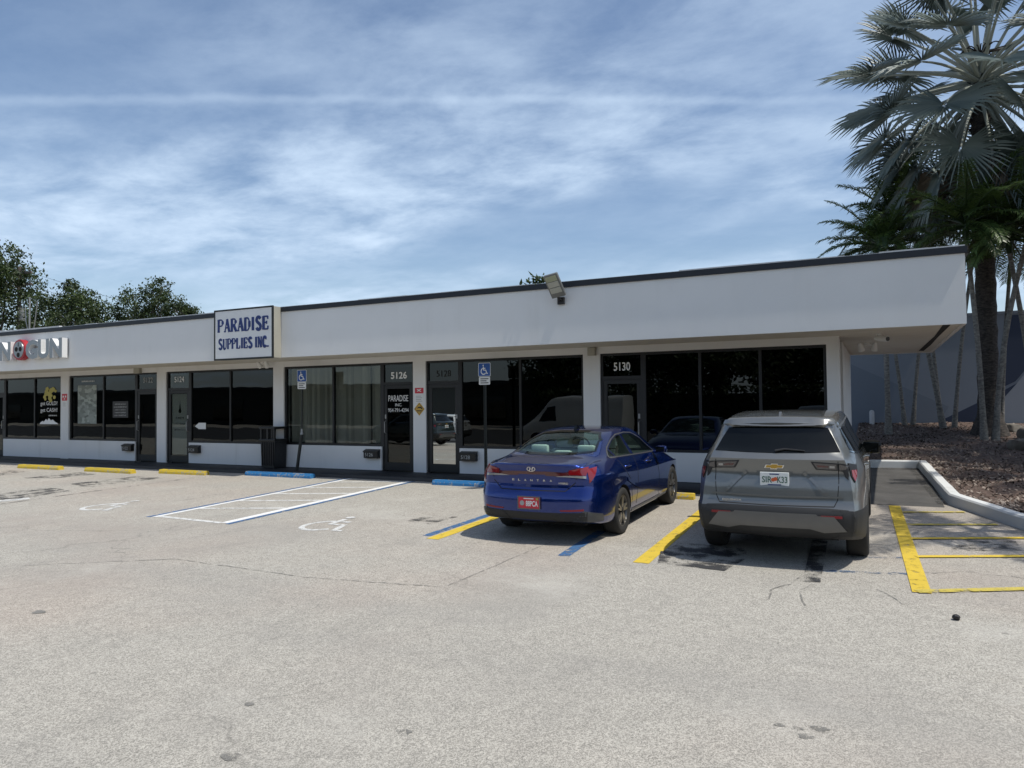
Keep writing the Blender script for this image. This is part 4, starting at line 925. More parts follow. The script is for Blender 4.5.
class Body:
    def __init__(self, T, ys, rear, front, rblend, fblend, capb):
        """T: dict of tables over y.  rear(z), front(z): end profiles."""
        self.T = T; grid = []
        y0, y1 = ys[0], ys[-1]
        for y in ys:
            g = lambda k: interp(T[k], y)
            w, zb, zs, ws = g('w'), g('zb'), g('zs'), g('ws')
            P = [(0,zb),(w*.55,zb),(w*.90,zb+.01),(w*.972,zb+.07),(w*.99,zb+.20),(w,.58),(w*.995,.70),(ws,zs),(g('wb'),g('zbelt')),((g('wb')*.45+g('wr')*.55),(g('zbelt')*.45+g('zr')*.55)),(g('wr'),g('zr')),(g('wr')*.80,g('zr')*.3+g('zt')*.7),(g('wr')*.42,g('zt')*.93+g('zr')*.07),(0,g('zt'))]
            Q = resample(P, 4); row = []
            for x, z in Q:
                yy = y
                if y < y0+rblend: t = (y-y0)/rblend; yy = (interp(rear, z))*(1-t)+(y0+rblend)*t
                if y > y1-fblend: t = (y1-y)/fblend; yy = (interp(front, z))*(1-t)+(y1-fblend)*t
                row.append((max(0.0, x), yy, z))
            grid.append(row)
        def caps(row, sgn):
            out = []
            for k in (.80, .58, .36, .16, 0.0): out.append([(x*k, y+sgn*capb*(1-k*k), z) for x, y, z in row])
            return out
        grid = caps(grid[0], -1)[::-1]+grid+caps(grid[-1], 1)
        bm = bmesh.new(); M = len(grid[0]); V = {}
        for s in (1, -1):
            for i, row in enumerate(grid):
                for j, (x, y, z) in enumerate(row): V[(s,i,j)] = bm.verts.new((s*x, y, z))
            for i in range(len(grid)-1):
                for j in range(M-1):
                    q = [V[(s,i,j)], V[(s,i+1,j)], V[(s,i+1,j+1)], V[(s,i,j+1)]]
                    bm.faces.new(q if s < 0 else q[::-1])
        bmesh.ops.remove_doubles(bm, verts=list(bm.verts), dist=.0008)
        bmesh.ops.dissolve_degenerate(bm, dist=.0004, edges=list(bm.edges))
        bmesh.ops.recalc_face_normals(bm, faces=list(bm.faces))
        self.bm = bm; self.bvh = BVHTree.FromBMesh(bm)
    def hit(self, o, d):
        h = self.bvh.ray_cast(o, d, 6.0); return h
    def frame(self, view):
        """view: ('rear'|'side'|'top'|angle) -> origin offset, u, v, direction of the ray"""
        if view == 'rear': return Vector((0,-4,0)), Vector((1,0,0)), Vector((0,0,1)), Vector((0,1,0))
        if view == 'front': return Vector((0,6.5,0)), Vector((1,0,0)), Vector((0,0,1)), Vector((0,-1,0))
        if view == 'right': return Vector((3,0,0)), Vector((0,1,0)), Vector((0,0,1)), Vector((-1,0,0))
        if view == 'left': return Vector((-3,0,0)), Vector((0,1,0)), Vector((0,0,1)), Vector((1,0,0))
        if view == 'top': return Vector((0,0,4)), Vector((1,0,0)), Vector((0,1,0)), Vector((0,0,-1))
        a = math.radians(view)                       # 0 = from the rear, +90 = from the right
        d = Vector((-math.sin(a), math.cos(a), 0)); return -d*4, Vector((math.cos(a), math.sin(a), 0)), Vector((0,0,1)), d
    def patch(self, poly, view, off=.004, th=.012, step=.05):
        """poly in (u, v) laid on the body as a thin shell"""
        o, u, v, d = self.frame(view); bm = bmesh.new()
        f = bm.faces.new([bm.verts.new((p[0], p[1], 0)) for p in poly])
        us = [p[0] for p in poly]; vs = [p[1] for p in poly]
        for ax, lo, hi in ((0, min(us), max(us)), (1, min(vs), max(vs))):
            n = int((hi-lo)/step)
            for k in range(1, n+1):
                c = [0,0,0]; c[ax] = lo+(hi-lo)*k/(n+1); nn = [0,0,0]; nn[ax] = 1
                bmesh.ops.bisect_plane(bm, geom=list(bm.verts)+list(bm.edges)+list(bm.faces), plane_co=c, plane_no=nn)
        bmesh.ops.triangulate(bm, faces=[f for f in bm.faces if len(f.verts) > 4])
        bm.verts.index_update(); P = []; Nn = []; C = [p.co.copy() for p in bm.verts]
        for c in C:
            h = self.hit(o+u*c.x+v*c.y, d); P.append(h[0]); Nn.append(h[1])
        ok = [i for i, p in enumerate(P) if p is not None]
        for i, p in enumerate(P):
            if p is None and ok:
                j = min(ok, key=lambda q: (C[q]-C[i]).length)
                q = P[j]; P[i] = o+u*C[i].x+v*C[i].y+d*((q-o).dot(d)); Nn[i] = Nn[j]
        ou = []; inn = []
        for p, n in zip(P, Nn):
            n = n if n.dot(d) < 0 else -n
            ou.append(p+n*off); inn.append(p+n*(off-th))
        mb = MB(); N = len(P); F = [[q.index for q in f.verts] for f in bm.faces]
        rim = []
        for e in bm.edges:
            if len(e.link_faces) == 1:
                l = e.link_loops[0] if hasattr(e, 'link_loops') else [l for l in e.link_faces[0].loops if l.edge == e][0]
                a, b = l.vert.index, l.link_loop_next.vert.index; rim.append((b, a, a+N, b+N))
        mb.add(ou+inn, F+[[i+N for i in f[::-1]] for f in F]+rim); bm.free()
        return mb
    def ribbon(self, pts, view, w, off=.002, step=.04, th=.004):
        o, u, v, d = self.frame(view); P = [Vector(p) for p in pts]; Q = []
        for i in range(len(P)-1):
            k = max(1, int((P[i+1]-P[i]).length/step)); Q += [P[i].lerp(P[i+1], j/k) for j in range(k)]
        Q.append(P[-1]); vs = []
        for i, p in enumerate(Q):
            t = (Q[min(i+1,len(Q)-1)]-Q[max(i-1,0)]).normalized(); n = Vector((-t.y, t.x))
            for s in (-.5, .5):
                q = p+n*w*s; h = self.hit(o+u*q.x+v*q.y, d)
                if h[0] is None: vs.append(None); continue
                vs.append(h[0]-d*0+h[1]*(off if h[1].dot(d) < 0 else -off))
        mb = MB(); vv = []; fs = []
        for i in range(len(Q)-1):
            q = [vs[2*i], vs[2*i+2], vs[2*i+3], vs[2*i+1]]
            if any(p is None for p in q) or max((a-b).length for a in q for b in q) > .25: continue
            k = len(vv); vv += q; fs.append((k,k+1,k+2,k+3))
        mb.add(vv, fs); return mb
    def shell(self, name, mats, cutters, parent, smooth=38):
        """body mesh with the cutters taken away (wells, window tunnels)"""
        me = bpy.data.meshes.new(name); self.bm.to_mesh(me)
        for mm in mats: me.materials.append(mm)
        o = link(name, me); tmp = []
        for cmb, mi in cutters:
            cm = cmb.mesh('cut', mats); fix_normals(cm); cm.polygons.foreach_set('material_index', [mi]*len(cm.polygons))
            co = link('cut', cm); tmp.append(co)
            md = o.modifiers.new('b', 'BOOLEAN'); md.operation = 'DIFFERENCE'; md.solver = 'EXACT'; md.object = co
        dg = bpy.context.evaluated_depsgraph_get(); dg.update()
        nm = bpy.data.meshes.new_from_object(o.evaluated_get(dg)); o.modifiers.clear(); o.data = nm; bpy.data.meshes.remove(me)
        for co in tmp:
            d = co.data; bpy.data.objects.remove(co); bpy.data.meshes.remove(d)
        nm.name = name; fin(nm, smooth); o.parent = parent; return o
def mir(poly): return [(-a, b) for a, b in poly][::-1]
def wheel(parent, x, y, r, w, rr, side, spokes, cut):
    """tyre and rim as one wheel part with sub-parts; axle along x, outer face towards side"""
    wh = MB(); t = []
    for (a, h) in ((rr-.01,-.42),(rr+.01,-.47),(r-.035,-.5),(r-.012,-.44),(r-.002,-.34),(r,-.2),(r,.2),(r-.002,.34),(r-.012,.44),(r-.035,.5),(rr+.01,.47),(rr-.01,.42)): t.append((a, h*w))
    wh.lathe(t, 40, 'x', (0,0,0), 0, True)
    o = wh.build('wheel', MAT['rubber'], parent, 40); o.location = (x, y, r-.006)
    rm = MB(); s = side; fx = .40*w*s
    rm.lathe([(rr,-.43*w),(rr,.43*w),(rr-.022,.42*w),(rr-.035,.30*w),(rr-.04,-.40*w)], 40, 'x', (0,0,0), 0, True)
    rm.lathe([(0,.02*w*s),(rr-.05,.02*w*s),(rr-.05,.0),(0,.0)], 30, 'x'); b = rm.build('rim', MAT['rimdark'], o, 35, True)
    sp = MB()
    for k in range(spokes):
        a0 = 2*PI*k/spokes+.2
        for da, wd in ((-.17,.030),(.17,.030)):
            A = a0+da*.55; Bq = a0+da
            ct = [(math.cos(A)*.05, math.sin(A)*.05), (math.cos(Bq)*(rr-.02), math.sin(Bq)*(rr-.02))]
            d = Vector((ct[1][0]-ct[0][0], ct[1][1]-ct[0][1])).normalized(); n = Vector((-d.y, d.x))
            vs = []
            for (px, py), ww, xo in ((ct[0], wd*1.2, fx*.95), (ct[1], wd*.8, fx)):
                for sg in (-.5,.5):
                    q = Vector((px,py))+n*ww*sg
                    vs.append((xo+.006*s, q.x, q.y)); vs.append((xo-.03*s, q.x, q.y))
            sp.add(vs, [(0,4,6,2),(1,3,7,5),(0,1,5,4),(2,6,7,3),(0,2,3,1),(4,5,7,6)])
    sp.build('spokes', MAT[cut], o, 0, True)
    hb = MB(); hb.lathe([(0,fx+.010*s),(.030,fx+.008*s),(.034,fx-.03*s),(0,fx-.03*s)], 16, 'x'); hb.build('hub_cap', MAT['black'], o, 40, True)
    dk = MB(); dk.lathe([(0,-.05*w*s),(rr-.08,-.05*w*s),(rr-.08,-.12*w*s),(0,-.12*w*s)], 28, 'x'); dk.build('brake_disc', MAT['satin'], o, 40, True)
    return o
def plate(parent, body, xc, zc, bg, build, y=None):
    """licence plate 0.305 x 0.155 standing just off the tail"""
    h = body.hit(Vector((xc,-4,zc)), Vector((0,1,0)))[0]; yy = h.y-.022
    mb = MB(); mb.bbox(xc-.153, xc+.153, yy, yy+.018, zc-.078, zc+.078, .006); o = mb.build('licence_plate', bg, parent)
    build(o, xc, yy, zc); return o
def small_text(parent, s, x, y, z, w, h, mat, th=.002, bold=0.02):
    t = text_mesh(s, w, h, th, bold); t.v = [tuple(Vector(p)+Vector((x, y, z))) for p in t.v]; return t.build('lettering', MAT[mat], parent)

# ---- the blue saloon
SX, SY = -4.055, -4.93
car = thing('sedan', 'blue four-door saloon parked nose-in with a red rear number plate', 'car', (SX, SY, gz(SY)), (math.atan(SL), 0, 0))
E_T = {'w': [(-1.08,.66),(-1.03,.74),(-.9,.825),(-.6,.885),(-.2,.905),(1.3,.9125),(2.7,.905),(3.1,.87),(3.4,.78),(3.62,.60)],
 'ws': [(-1.08,.65),(-1.03,.73),(-.9,.815),(-.6,.885),(-.1,.908),(.3,.895),(1.3,.895),(2.6,.89),(3.1,.85),(3.4,.74),(3.62,.55)],
 'zb': [(-1.08,.30),(-.8,.25),(-.3,.20),(3.0,.19),(3.62,.24)],
 'zs': [(-1.08,.86),(-.5,.87),(0,.86),(1.0,.815),(2.0,.79),(2.7,.76),(3.3,.68),(3.62,.60)],
 'wb': [(-1.08,.60),(-1.03,.67),(-.8,.755),(-.4,.80),(0,.815),(1.2,.83),(2.0,.82),(2.5,.79),(3.1,.72),(3.62,.5)],
 'zbelt': [(-1.08,.985),(-.6,1.015),(0,1.02),(.6,.99),(1.4,.955),(2.0,.93),(2.5,.895),(3.1,.78),(3.62,.65)],
 'wr': [(-1.08,.54),(-1.03,.59),(-.7,.63),(-.45,.615),(.0,.585),(.5,.565),(1.2,.56),(1.6,.58),(2.0,.625),(2.45,.66),(3.1,.60),(3.62,.42)],
 'zr': [(-1.08,1.025),(-.62,1.065),(-.4,1.10),(0,1.225),(.4,1.315),(.8,1.36),(1.2,1.362),(1.55,1.325),(2.0,1.14),(2.42,.955),(2.7,.915),(3.1,.83),(3.62,.67)],
 'zt': [(-1.08,1.045),(-.62,1.092),(-.45,1.11),(0,1.262),(.4,1.368),(.8,1.412),(1.2,1.415),(1.55,1.378),(2.0,1.19),(2.42,.995),(2.7,.955),(3.1,.87),(3.62,.69)]}
ys = [-1.08,-1.06,-1.03,-.99,-.93,-.86,-.78,-.7,-.6,-.5,-.4,-.28,-.15,0,.15,.3,.45,.6,.8,1.0,1.2,1.4,1.55,1.7,1.85,2.0,2.15,2.3,2.42,2.55,2.7,2.9,3.05,3.2,3.3,3.4,3.5,3.57,3.62]
rearE = [(.28,-.93),(.36,-1.005),(.50,-1.02),(.60,-1.015),(.70,-.975),(.76,-.945),(.80,-.955),(.90,-.955),(.97,-.955),(1.03,-.985),(1.06,-.975),(1.10,-.93)]
frontE = [(.2,3.45),(.35,3.56),(.55,3.6),(.65,3.56),(.72,3.45)]
eb = Body(E_T, ys, rearE, frontE, .42, .35, .085)
def wells(mbs, r, y0, y1, xi, xo):
    for y in (y0, y1):
        for s in (-1, 1):
            c = MB(); c.lathe([(0,s*xi),(r,s*xi),(r,s*xo),(0,s*xo)], 36, 'x', (0, y, r-.03)); mbs.append((c, 1))
cut = []; wells(cut, .352, 0.0, 2.72, .62, 1.1)
sidewin = [(-.30,1.06),(-.02,1.045),(.5,1.022),(1.2,.995),(1.98,.965),(1.90,1.03),(1.62,1.20),(1.32,1.302),(1.0,1.325),(.66,1.315),(.35,1.262),(.02,1.165)]
winR = [(-.16,1.068),(.02,1.062),(.02,1.155)]; 
w1 = [(.07,1.055),(.70,1.03),(.78,1.30),(.62,1.298),(.36,1.245),(.07,1.155)]
w2 = [(.82,1.025),(1.25,1.008),(1.86,.985),(1.60,1.185),(1.30,1.285),(1.02,1.306),(.86,1.303)]
for pl in (winR, w1, w2):
    c = MB(); c.prism(pl, -1.2, 1.2, 'x'); cut.append((c, 2))
rw = [(-.60,1.145),(-.30,1.118),(0,1.112),(.30,1.118),(.60,1.145),(.525,1.285),(.44,1.352),(.2,1.372),(-.2,1.372),(-.44,1.352),(-.525,1.285)]
c = MB(); c.prism(rw, -1.0, 1.3, 'y'); cut.append((c, 2))
fw = [(-.64,1.00),(0,1.03),(.64,1.00),(.52,1.29),(.3,1.345),(-.3,1.345),(-.52,1.29)]
c = MB(); c.prism(fw, 1.2, 2.75, 'y'); cut.append((c, 2))
c = MB(); c.box(-.56, .56, -.1, 1.75, .75, 1.285); cut.append((c, 2))
sh = eb.shell('body', [MAT['paint_blue'], MAT['well'], MAT['cabin']], cut, car)
for v in ('left','right'):
    for pl in (winR, w1, w2): eb.patch(pl, v, -.004, .004).build('side_window', MAT['carglass'], car, 40)
    tr = [(-.17,1.052),(.05,1.046),(.7,1.018),(1.25,.994),(1.92,.968)]; eb.ribbon(tr, v, .016, .003).build('window_trim', MAT['satin'], car, 40)
    tr = [(-.18,1.058),(.05,1.172),(.36,1.264),(.62,1.316),(1.02,1.325),(1.32,1.302),(1.63,1.198),(1.93,.975)]; eb.ribbon(tr, v, .014, .003).build('window_trim', MAT['satin'], car, 40)
    for q in ([(.735,1.0),(.70,.70),(.62,.40),(.60,.33)], [(1.75,.965),(1.83,.62),(1.80,.30)], [(.0,1.02),(.13,.86),(.36,.70),(.40,.40)], [(.38,.29),(1.0,.285),(1.9,.285)]):
        eb.ribbon(q, v, .011, .0015).build('door_seam', MAT['gap'], car)
    eb.ribbon([(.2,.73),(.5,.62),(.9,.52),(1.3,.47)], v, .05, .010).build('door_crease', MAT['paint_blue'], car, 40)
    for yh in (.30, 1.36):
        hz_ = .90 if yh < 1 else .87; hq = eb.hit(Vector((3 if v == 'right' else -3, yh, hz_)), Vector((-1 if v == 'right' else 1, 0, 0)))[0]; s = 1 if v == 'right' else -1
        mb = MB(); mb.tube([(hq.x-.01*s, yh-.11, hz_),(hq.x+.026*s, yh-.09, hz_+.004),(hq.x+.030*s, yh+.07, hz_+.004),(hq.x-.01*s, yh+.10, hz_)], .014, 8); mb.build('door_handle', MAT['paint_blue'], car, 50)
    eb.patch([(-.52,.205),(-.40,.40),(.42,.275),(2.30,.265),(2.30,.205)] if False else [(.40,.205),(.40,.275),(2.30,.265),(2.30,.205)], v, .006, .012).build('side_skirt', MAT['sillgrey'], car, 40)
eb.patch(rw, 'rear', -.004, .004).build('rear_window', MAT['carglass'], car, 40)
eb.patch(fw, 'front', -.004, .004).build('windscreen', MAT['carglass'], car, 40)
for q in (rw+[rw[0]],): eb.ribbon(q, 'rear', .022, .0025).build('window_seal', MAT['blackgloss'], car, 40)
# tail: lamps, light bar, lip, valance, plate
for sgn in (1, -1):
    f = (lambda P: P) if sgn > 0 else mir
    ang = 38*sgn
    eb.patch(f([(.18,.912),(.40,.925),(.56,.955),(.66,.99),(.66,.93),(.56,.895),(.40,.885),(.20,.890)]), 'rear', .007, .014, .03).build('tail_lamp', MAT['lampdarkred'], car, 40)
    eb.patch(f([(.14,.955),(.30,.965),(.44,.985),(.52,.998),(.40,.82),(.33,.845),(.14,.885)]), ang, .010, .016, .03).build('tail_lamp', MAT['lampred'], car, 40) if False else None
    eb.patch(f([(.50,.962),(.60,.985),(.72,1.0),(.715,.896),(.60,.902),(.50,.905)]), 'rear', .010, .016, .03).build('tail_lamp', MAT['lampred'], car, 40)
    eb.patch(f([(.32,.882),(.46,.877),(.60,.868),(.715,.858),(.715,.890),(.60,.896),(.45,.894)]), 'rear', .009, .015, .03).build('reversing_lamp', MAT['lampclear'], car, 40)
    u = math.cos(math.radians(60)); 
    eb.patch(f([(-.46,.975),(-.27,.99),(-.35,.905),(-.45,.80)]), 62*sgn, .010, .016, .03).build('tail_lamp', MAT['lampred'], car, 40)
    eb.patch(f([(.40,.462),(.55,.468),(.70,.478),(.70,.455),(.55,.446),(.41,.446)]), 'rear', .006, .012, .03).build('reflector', MAT['reflector'], car, 40)
    eb.patch(f([(.30,.315),(.72,.315),(.74,.44),(.62,.43),(.42,.425)]), 'rear', .008, .012, .04).build('bumper_vent', MAT['clad'], car, 40)
    eb.patch(f([(-.50,.31),(-.06,.29),(-.10,.39),(-.42,.455)]), 55*sgn, .007, .012, .04).build('bumper_corner', MAT['sillgrey'], car, 40)
eb.patch([(-.42,.905),(.42,.905),(.42,.935),(.2,.945),(-.2,.945),(-.42,.935)], 'rear', .006, .012, .04).build('light_bar', MAT['lampdarkred'], car, 40)
eb.patch([(-.74,.32),(.74,.32),(.70,.405),(.36,.425),(-.36,.425),(-.70,.405)], 'rear', .004, .012, .05).build('rear_valance', MAT['clad'], car, 40)
eb.patch([(-.52,.735),(.52,.735),(.46,.770),(-.46,.770)], 'rear', .012, .02, .04).build('boot_crease', MAT['paint_blue'], car, 30)
for q in ([(-.60,.87),(-.58,.80),(-.46,.70),(.46,.70),(.58,.80),(.60,.87)], [(-.72,1.03),(-.64,1.0),(-.60,.98)], [(.72,1.03),(.64,1.0),(.60,.98)]): eb.ribbon(q, 'rear', .011, .0015).build('boot_seam', MAT['gap'], car)
hq = eb.hit(Vector((0,-4,.975)), Vector((0,1,0)))[0]
mb = MB(); em = [(.062*math.cos(a), .034*math.sin(a)) for a in [2*PI*k/28 for k in range(28)]]
vs = [(p[0], hq.y-.012, .975+p[1]) for p in em]+[(p[0]*.82, hq.y-.012, .975+p[1]*.76) for p in em]+[(p[0], hq.y+.004, .975+p[1]) for p in em]+[(p[0]*.82, hq.y+.004, .975+p[1]*.76) for p in em]
fs = [(k,(k+1)%28,28+(k+1)%28,28+k) for k in range(28)]+[(k,56+k,56+(k+1)%28,(k+1)%28) for k in range(28)]+[(28+k,28+(k+1)%28,84+(k+1)%28,84+k) for k in range(28)]
mb.add(vs, fs); mb.prism([(-.030,.952),(-.018,.952),(-.008,.998),(-.020,.998)], hq.y-.011, hq.y+.002); mb.prism([(.008,.952),(.020,.952),(.030,.998),(.018,.998)], hq.y-.0115, hq.y+.002); mb.prism([(-.016,.968),(.012,.974),(.016,.983),(-.012,.977)], hq.y-.0105, hq.y+.002)
mb.build('emblem', MAT['chrome'], car, 30, True)
for k, ch in enumerate('ELANTRA'):
    xx = -.27+.09*k; h = eb.hit(Vector((xx,-4,.83)), Vector((0,1,0)))[0]; small_text(car, ch, xx, h.y-.003, .815, .032, .026, 'chrome', .004, .01)
h = eb.hit(Vector((.44,-4,.80)), Vector((0,1,0)))[0]; small_text(car, 'HYBRID', .435, h.y-.010, .785, .13, .024, 'chrome', .004, .01)
def redplate(o, x, y, z):
    small_text(o, '88PCA', x+.045, y-.001, z-.045, .17, .072, 'white', .002, .02)
    mb = MB(); mb.lathe([(0,y-.003),(.032,y-.003),(.032,y-.0005),(0,y-.0005)], 18, 'y', (x-.095, 0, z-.005)); mb.build('plate_badge', MAT['grey_letter'], o)
    mb = MB(); mb.box(x-.07, x+.07, y-.0025, y-.0005, z+.048, z+.060); mb.build('plate_heading', MAT['white'], o)
    mb = MB(); mb.box(x+.105, x+.135, y-.0035, y-.0008, z+.038, z+.064); mb.build('plate_sticker', MAT['gold'], o)
    mb = MB(); mb.box(x-.153, x+.153, y-.003, y+.010, z+.072, z+.084); mb.box(x-.153, x+.153, y-.003, y+.010, z-.084, z-.072); mb.box(x-.160, x-.147, y-.0032, y+.010, z-.084, z+.084); mb.box(x+.147, x+.160, y-.0032, y+.010, z-.084, z+.084); mb.build('plate_frame', MAT['satin'], o)
plate(car, eb, -.01, .545, MAT['red'], redplate)
mb = MB(); rfz = eb.hit(Vector((0,.62,3)), Vector((0,0,-1)))[0].z
mb.prism([(.53,rfz-.02),(.72,rfz-.005),(.70,rfz+.004),(.60,rfz+.055),(.555,rfz+.06)], -.02, .02, 'x'); mb.build('roof_antenna', MAT['blackgloss'], car, 30)
for s in (-1, 1):
    mb = MB(); M = Matrix.Translation((s*.965, 1.78, 1.01)) @ Euler((0,0,s*-.12)).to_matrix().to_4x4()
    t = MB(); t.bbox(-.09,.09,-.05,.08,-.060,.060,.055); t.v = [tuple(M @ Vector(p)) for p in t.v]; t.tube([(s*.83,1.80,.965),(s*.93,1.79,.975)], .022, 8); mr = t.build('wing_mirror', MAT['paint_blue'], car, 50)
    t = MB(); t.bbox(-.070,.070,-.054,-.048,-.042,.042,.003); t.v = [tuple(M @ Vector(p)) for p in t.v]; t.build('mirror_glass', MAT['blackgloss'], mr)
for y in (0.0, 2.72):
    for s in (-1, 1): wheel(car, s*.795, y, .322, .225, .222, s, 5, 'rimcut')
# cabin: seats, headrests, steering wheel
for (x, y) in ((-.36,1.02),(.36,1.02)):
    mb = MB(); mb.bbox(x-.23, x+.23, y-.08, y+.05, .62, 1.06, .05, 0, None); mb.build('front_seat', MAT['seat'], car, 50)
    mb = MB(); mb.bbox(x-.13, x+.13, y-.08, y+.02, 1.08, 1.24, .04); mb.build('headrest', MAT['seat'], car, 50)
mb = MB(); mb.bbox(-.55, .55, .02, .16, .76, 1.05, .05); mb.build('rear_bench', MAT['seat'], car, 50)
for x in (-.36, 0, .36):
    mb = MB(); mb.bbox(x-.13, x+.13, .0, .10, 1.06, 1.20 if x else 1.12, .035); mb.build('headrest', MAT['seat'], car, 50)
mb = MB(); mb.tube([(-.36+.18*math.cos(a), 1.62+.05*math.sin(a), 1.02+.17*math.sin(a)) for a in [2*PI*k/24 for k in range(25)]], .014, 8); mb.build('steering_wheel', MAT['cabin'], car, 50)
mb = MB(); mb.box(-.12, .12, 1.60, 1.63, 1.255, 1.30); mb.build('rear_view_mirror', MAT['cabin'], car)

# ---- the silver-grey SUV
UX, UY = -1.035, -5.16
suv = thing('suv', 'silver grey sport utility car parked nose-in at the end of the row', 'car', (UX, UY, gz(UY)), (math.atan(SL), 0, 0))
U_T = {'w': [(-.97,.80),(-.8,.865),(-.5,.905),(-.1,.922),(2.6,.922),(3.1,.90),(3.4,.85),(3.68,.66)],
 'ws': [(-.97,.76),(-.8,.83),(-.5,.89),(-.1,.91),(.4,.895),(2.6,.905),(3.1,.87),(3.4,.81),(3.68,.60)],
 'zb': [(-.97,.33),(-.7,.29),(-.3,.24),(3.1,.23),(3.68,.28)],
 'zs': [(-.97,.99),(-.5,1.00),(.4,.98),(2.6,.95),(3.2,.90),(3.68,.80)],
 'wb': [(-.97,.71),(-.8,.765),(-.5,.82),(-.1,.85),(1.2,.865),(2.2,.855),(2.7,.83),(3.2,.76),(3.68,.55)],
 'zbelt': [(-.97,1.185),(-.5,1.185),(0,1.17),(1.0,1.13),(1.9,1.10),(2.4,1.07),(3.2,.99),(3.68,.86)],
 'wr': [(-.97,.53),(-.7,.575),(-.4,.605),(.2,.625),(1.2,.63),(1.7,.64),(2.1,.69),(2.5,.73),(3.2,.66),(3.68,.46)],
 'zr': [(-.97,1.545),(-.6,1.575),(-.2,1.60),(.5,1.622),(1.1,1.615),(1.5,1.575),(1.9,1.36),(2.3,1.12),(2.6,1.09),(3.2,1.02),(3.68,.88)],
 'zt': [(-.97,1.585),(-.6,1.612),(-.2,1.64),(.5,1.665),(1.1,1.66),(1.5,1.615),(1.9,1.40),(2.3,1.16),(2.6,1.125),(3.2,1.05),(3.68,.90)]}
ysu = [-.97,-.93,-.88,-.82,-.75,-.66,-.56,-.45,-.32,-.18,0,.2,.4,.6,.8,1.0,1.2,1.4,1.55,1.7,1.85,2.0,2.15,2.3,2.45,2.6,2.8,3.0,3.15,3.3,3.42,3.53,3.61,3.68]
rearU = [(.30,-.80),(.38,-.90),(.46,-.945),(.60,-.955),(.66,-.935),(.72,-.885),(.80,-.885),(.92,-.865),(1.00,-.835),(1.06,-.835),(1.12,-.845),(1.185,-.850),(1.225,-.80),(1.26,-.745),(1.38,-.655),(1.50,-.575),(1.545,-.565),(1.575,-.595),(1.60,-.565),(1.64,-.45)]
frontU = [(.25,3.5),(.40,3.6),(.7,3.66),(.85,3.6),(.92,3.5)]
ub = Body(U_T, ysu, rearU, frontU, .55, .35, .06)
cut = []; wells(cut, .395, 0.0, 2.73, .66, 1.1)
us = ub.shell('body', [MAT['paint_grey'], MAT['well'], MAT['cabin'], MAT['clad']], cut, suv)
for f in us.data.polygons:
    if f.material_index == 0 and f.center.y < -.40 and f.center.z < .655: f.material_index = 3
# glass
rg = [(-.665,1.262),(-.3,1.250),(0,1.247),(.3,1.250),(.665,1.262),(.60,1.40),(.535,1.515),(.30,1.535),(-.30,1.535),(-.535,1.515),(-.60,1.40)]
rwn = ub.patch(rg, 'rear', .005, .012, .05).build('rear_window', MAT['blackgloss'], suv, 40)
for v in ('left','right'):
    s = 1 if v == 'right' else -1
    ub.patch([(-.56,1.27),(-.30,1.235),(.1,1.215),(.14,1.50),(-.2,1.515),(-.44,1.50)], v, .004, .012).build('side_window', MAT['blackgloss'], suv, 40)
    ub.patch([(.18,1.21),(.95,1.175),(.98,1.545),(.5,1.54),(.2,1.52)], v, .004, .012).build('side_window', MAT['blackgloss'], suv, 40)
    ub.patch([(1.02,1.17),(2.0,1.135),(1.62,1.45),(1.4,1.545),(1.04,1.55)], v, .004, .012).build('side_window', MAT['blackgloss'], suv, 40)
    ub.ribbon([(-.6,1.255),(-.3,1.222),(.2,1.197),(1.0,1.16),(2.05,1.12)], v, .018, .007).build('window_trim', MAT['chrome'], suv, 40)
    ub.ribbon([(-.46,1.525),(-.2,1.54),(.5,1.562),(1.1,1.565),(1.42,1.56)], v, .022, .006).build('window_trim', MAT['satin'], suv, 40)
    for q in ([(.14,1.2),(.12,.9),(.40,.60),(.42,.40)], [(1.0,1.17),(1.0,.4)], [(1.95,1.1),(2.02,.7),(1.98,.4)]): ub.ribbon(q, v, .008, .0012).build('door_seam', MAT['gap'], suv)
    arch = [(.43*math.cos(a), .40+.43*math.sin(a)) for a in [math.radians(k) for k in range(-15, 196, 10)]]; inn = [(.392*math.cos(a), .37+.392*math.sin(a)) for a in [math.radians(k) for k in range(-10, 191, 10)]]
    for y0 in (0.0, 2.73): ub.patch([(a+y0, b) for a, b in arch]+[(a+y0, b) for a, b in inn[::-1]], v, .010, .018, .09).build('wheel_arch', MAT['clad'], suv, 40)
    ub.patch([(.42,.235),(2.31,.225),(2.31,.40),(.42,.41)], v, .010, .018).build('side_cladding', MAT['clad'], suv, 40)
    for yh in (.30, 1.32):
        hq = ub.hit(Vector((3*s, yh, 1.04)), Vector((-s, 0, 0)))[0]; mb = MB(); mb.tube([(hq.x-.01*s, yh-.11, 1.04),(hq.x+.028*s, yh-.09, 1.043),(hq.x+.03*s, yh+.08, 1.043),(hq.x-.01*s, yh+.11, 1.04)], .015, 8); mb.build('door_handle', MAT['paint_grey'], suv, 50)
    M = Matrix.Translation((s*.955, 1.80, 1.11)) @ Euler((0,0,s*-.10)).to_matrix().to_4x4()
    t = MB(); t.bbox(-.12,.12,-.05,.08,-.09,.09,.06); t.v = [tuple(M @ Vector(p)) for p in t.v]; t.tube([(s*.86,1.83,1.07),(s*.97,1.82,1.09)], .026, 8); mr = t.build('wing_mirror', MAT['blackgloss'], suv, 50)
    t = MB(); t.bbox(-.095,.095,-.057,-.049,-.065,.065,.003); t.v = [tuple(M @ Vector(p)) for p in t.v]; t.build('mirror_glass', MAT['blackgloss'], mr)
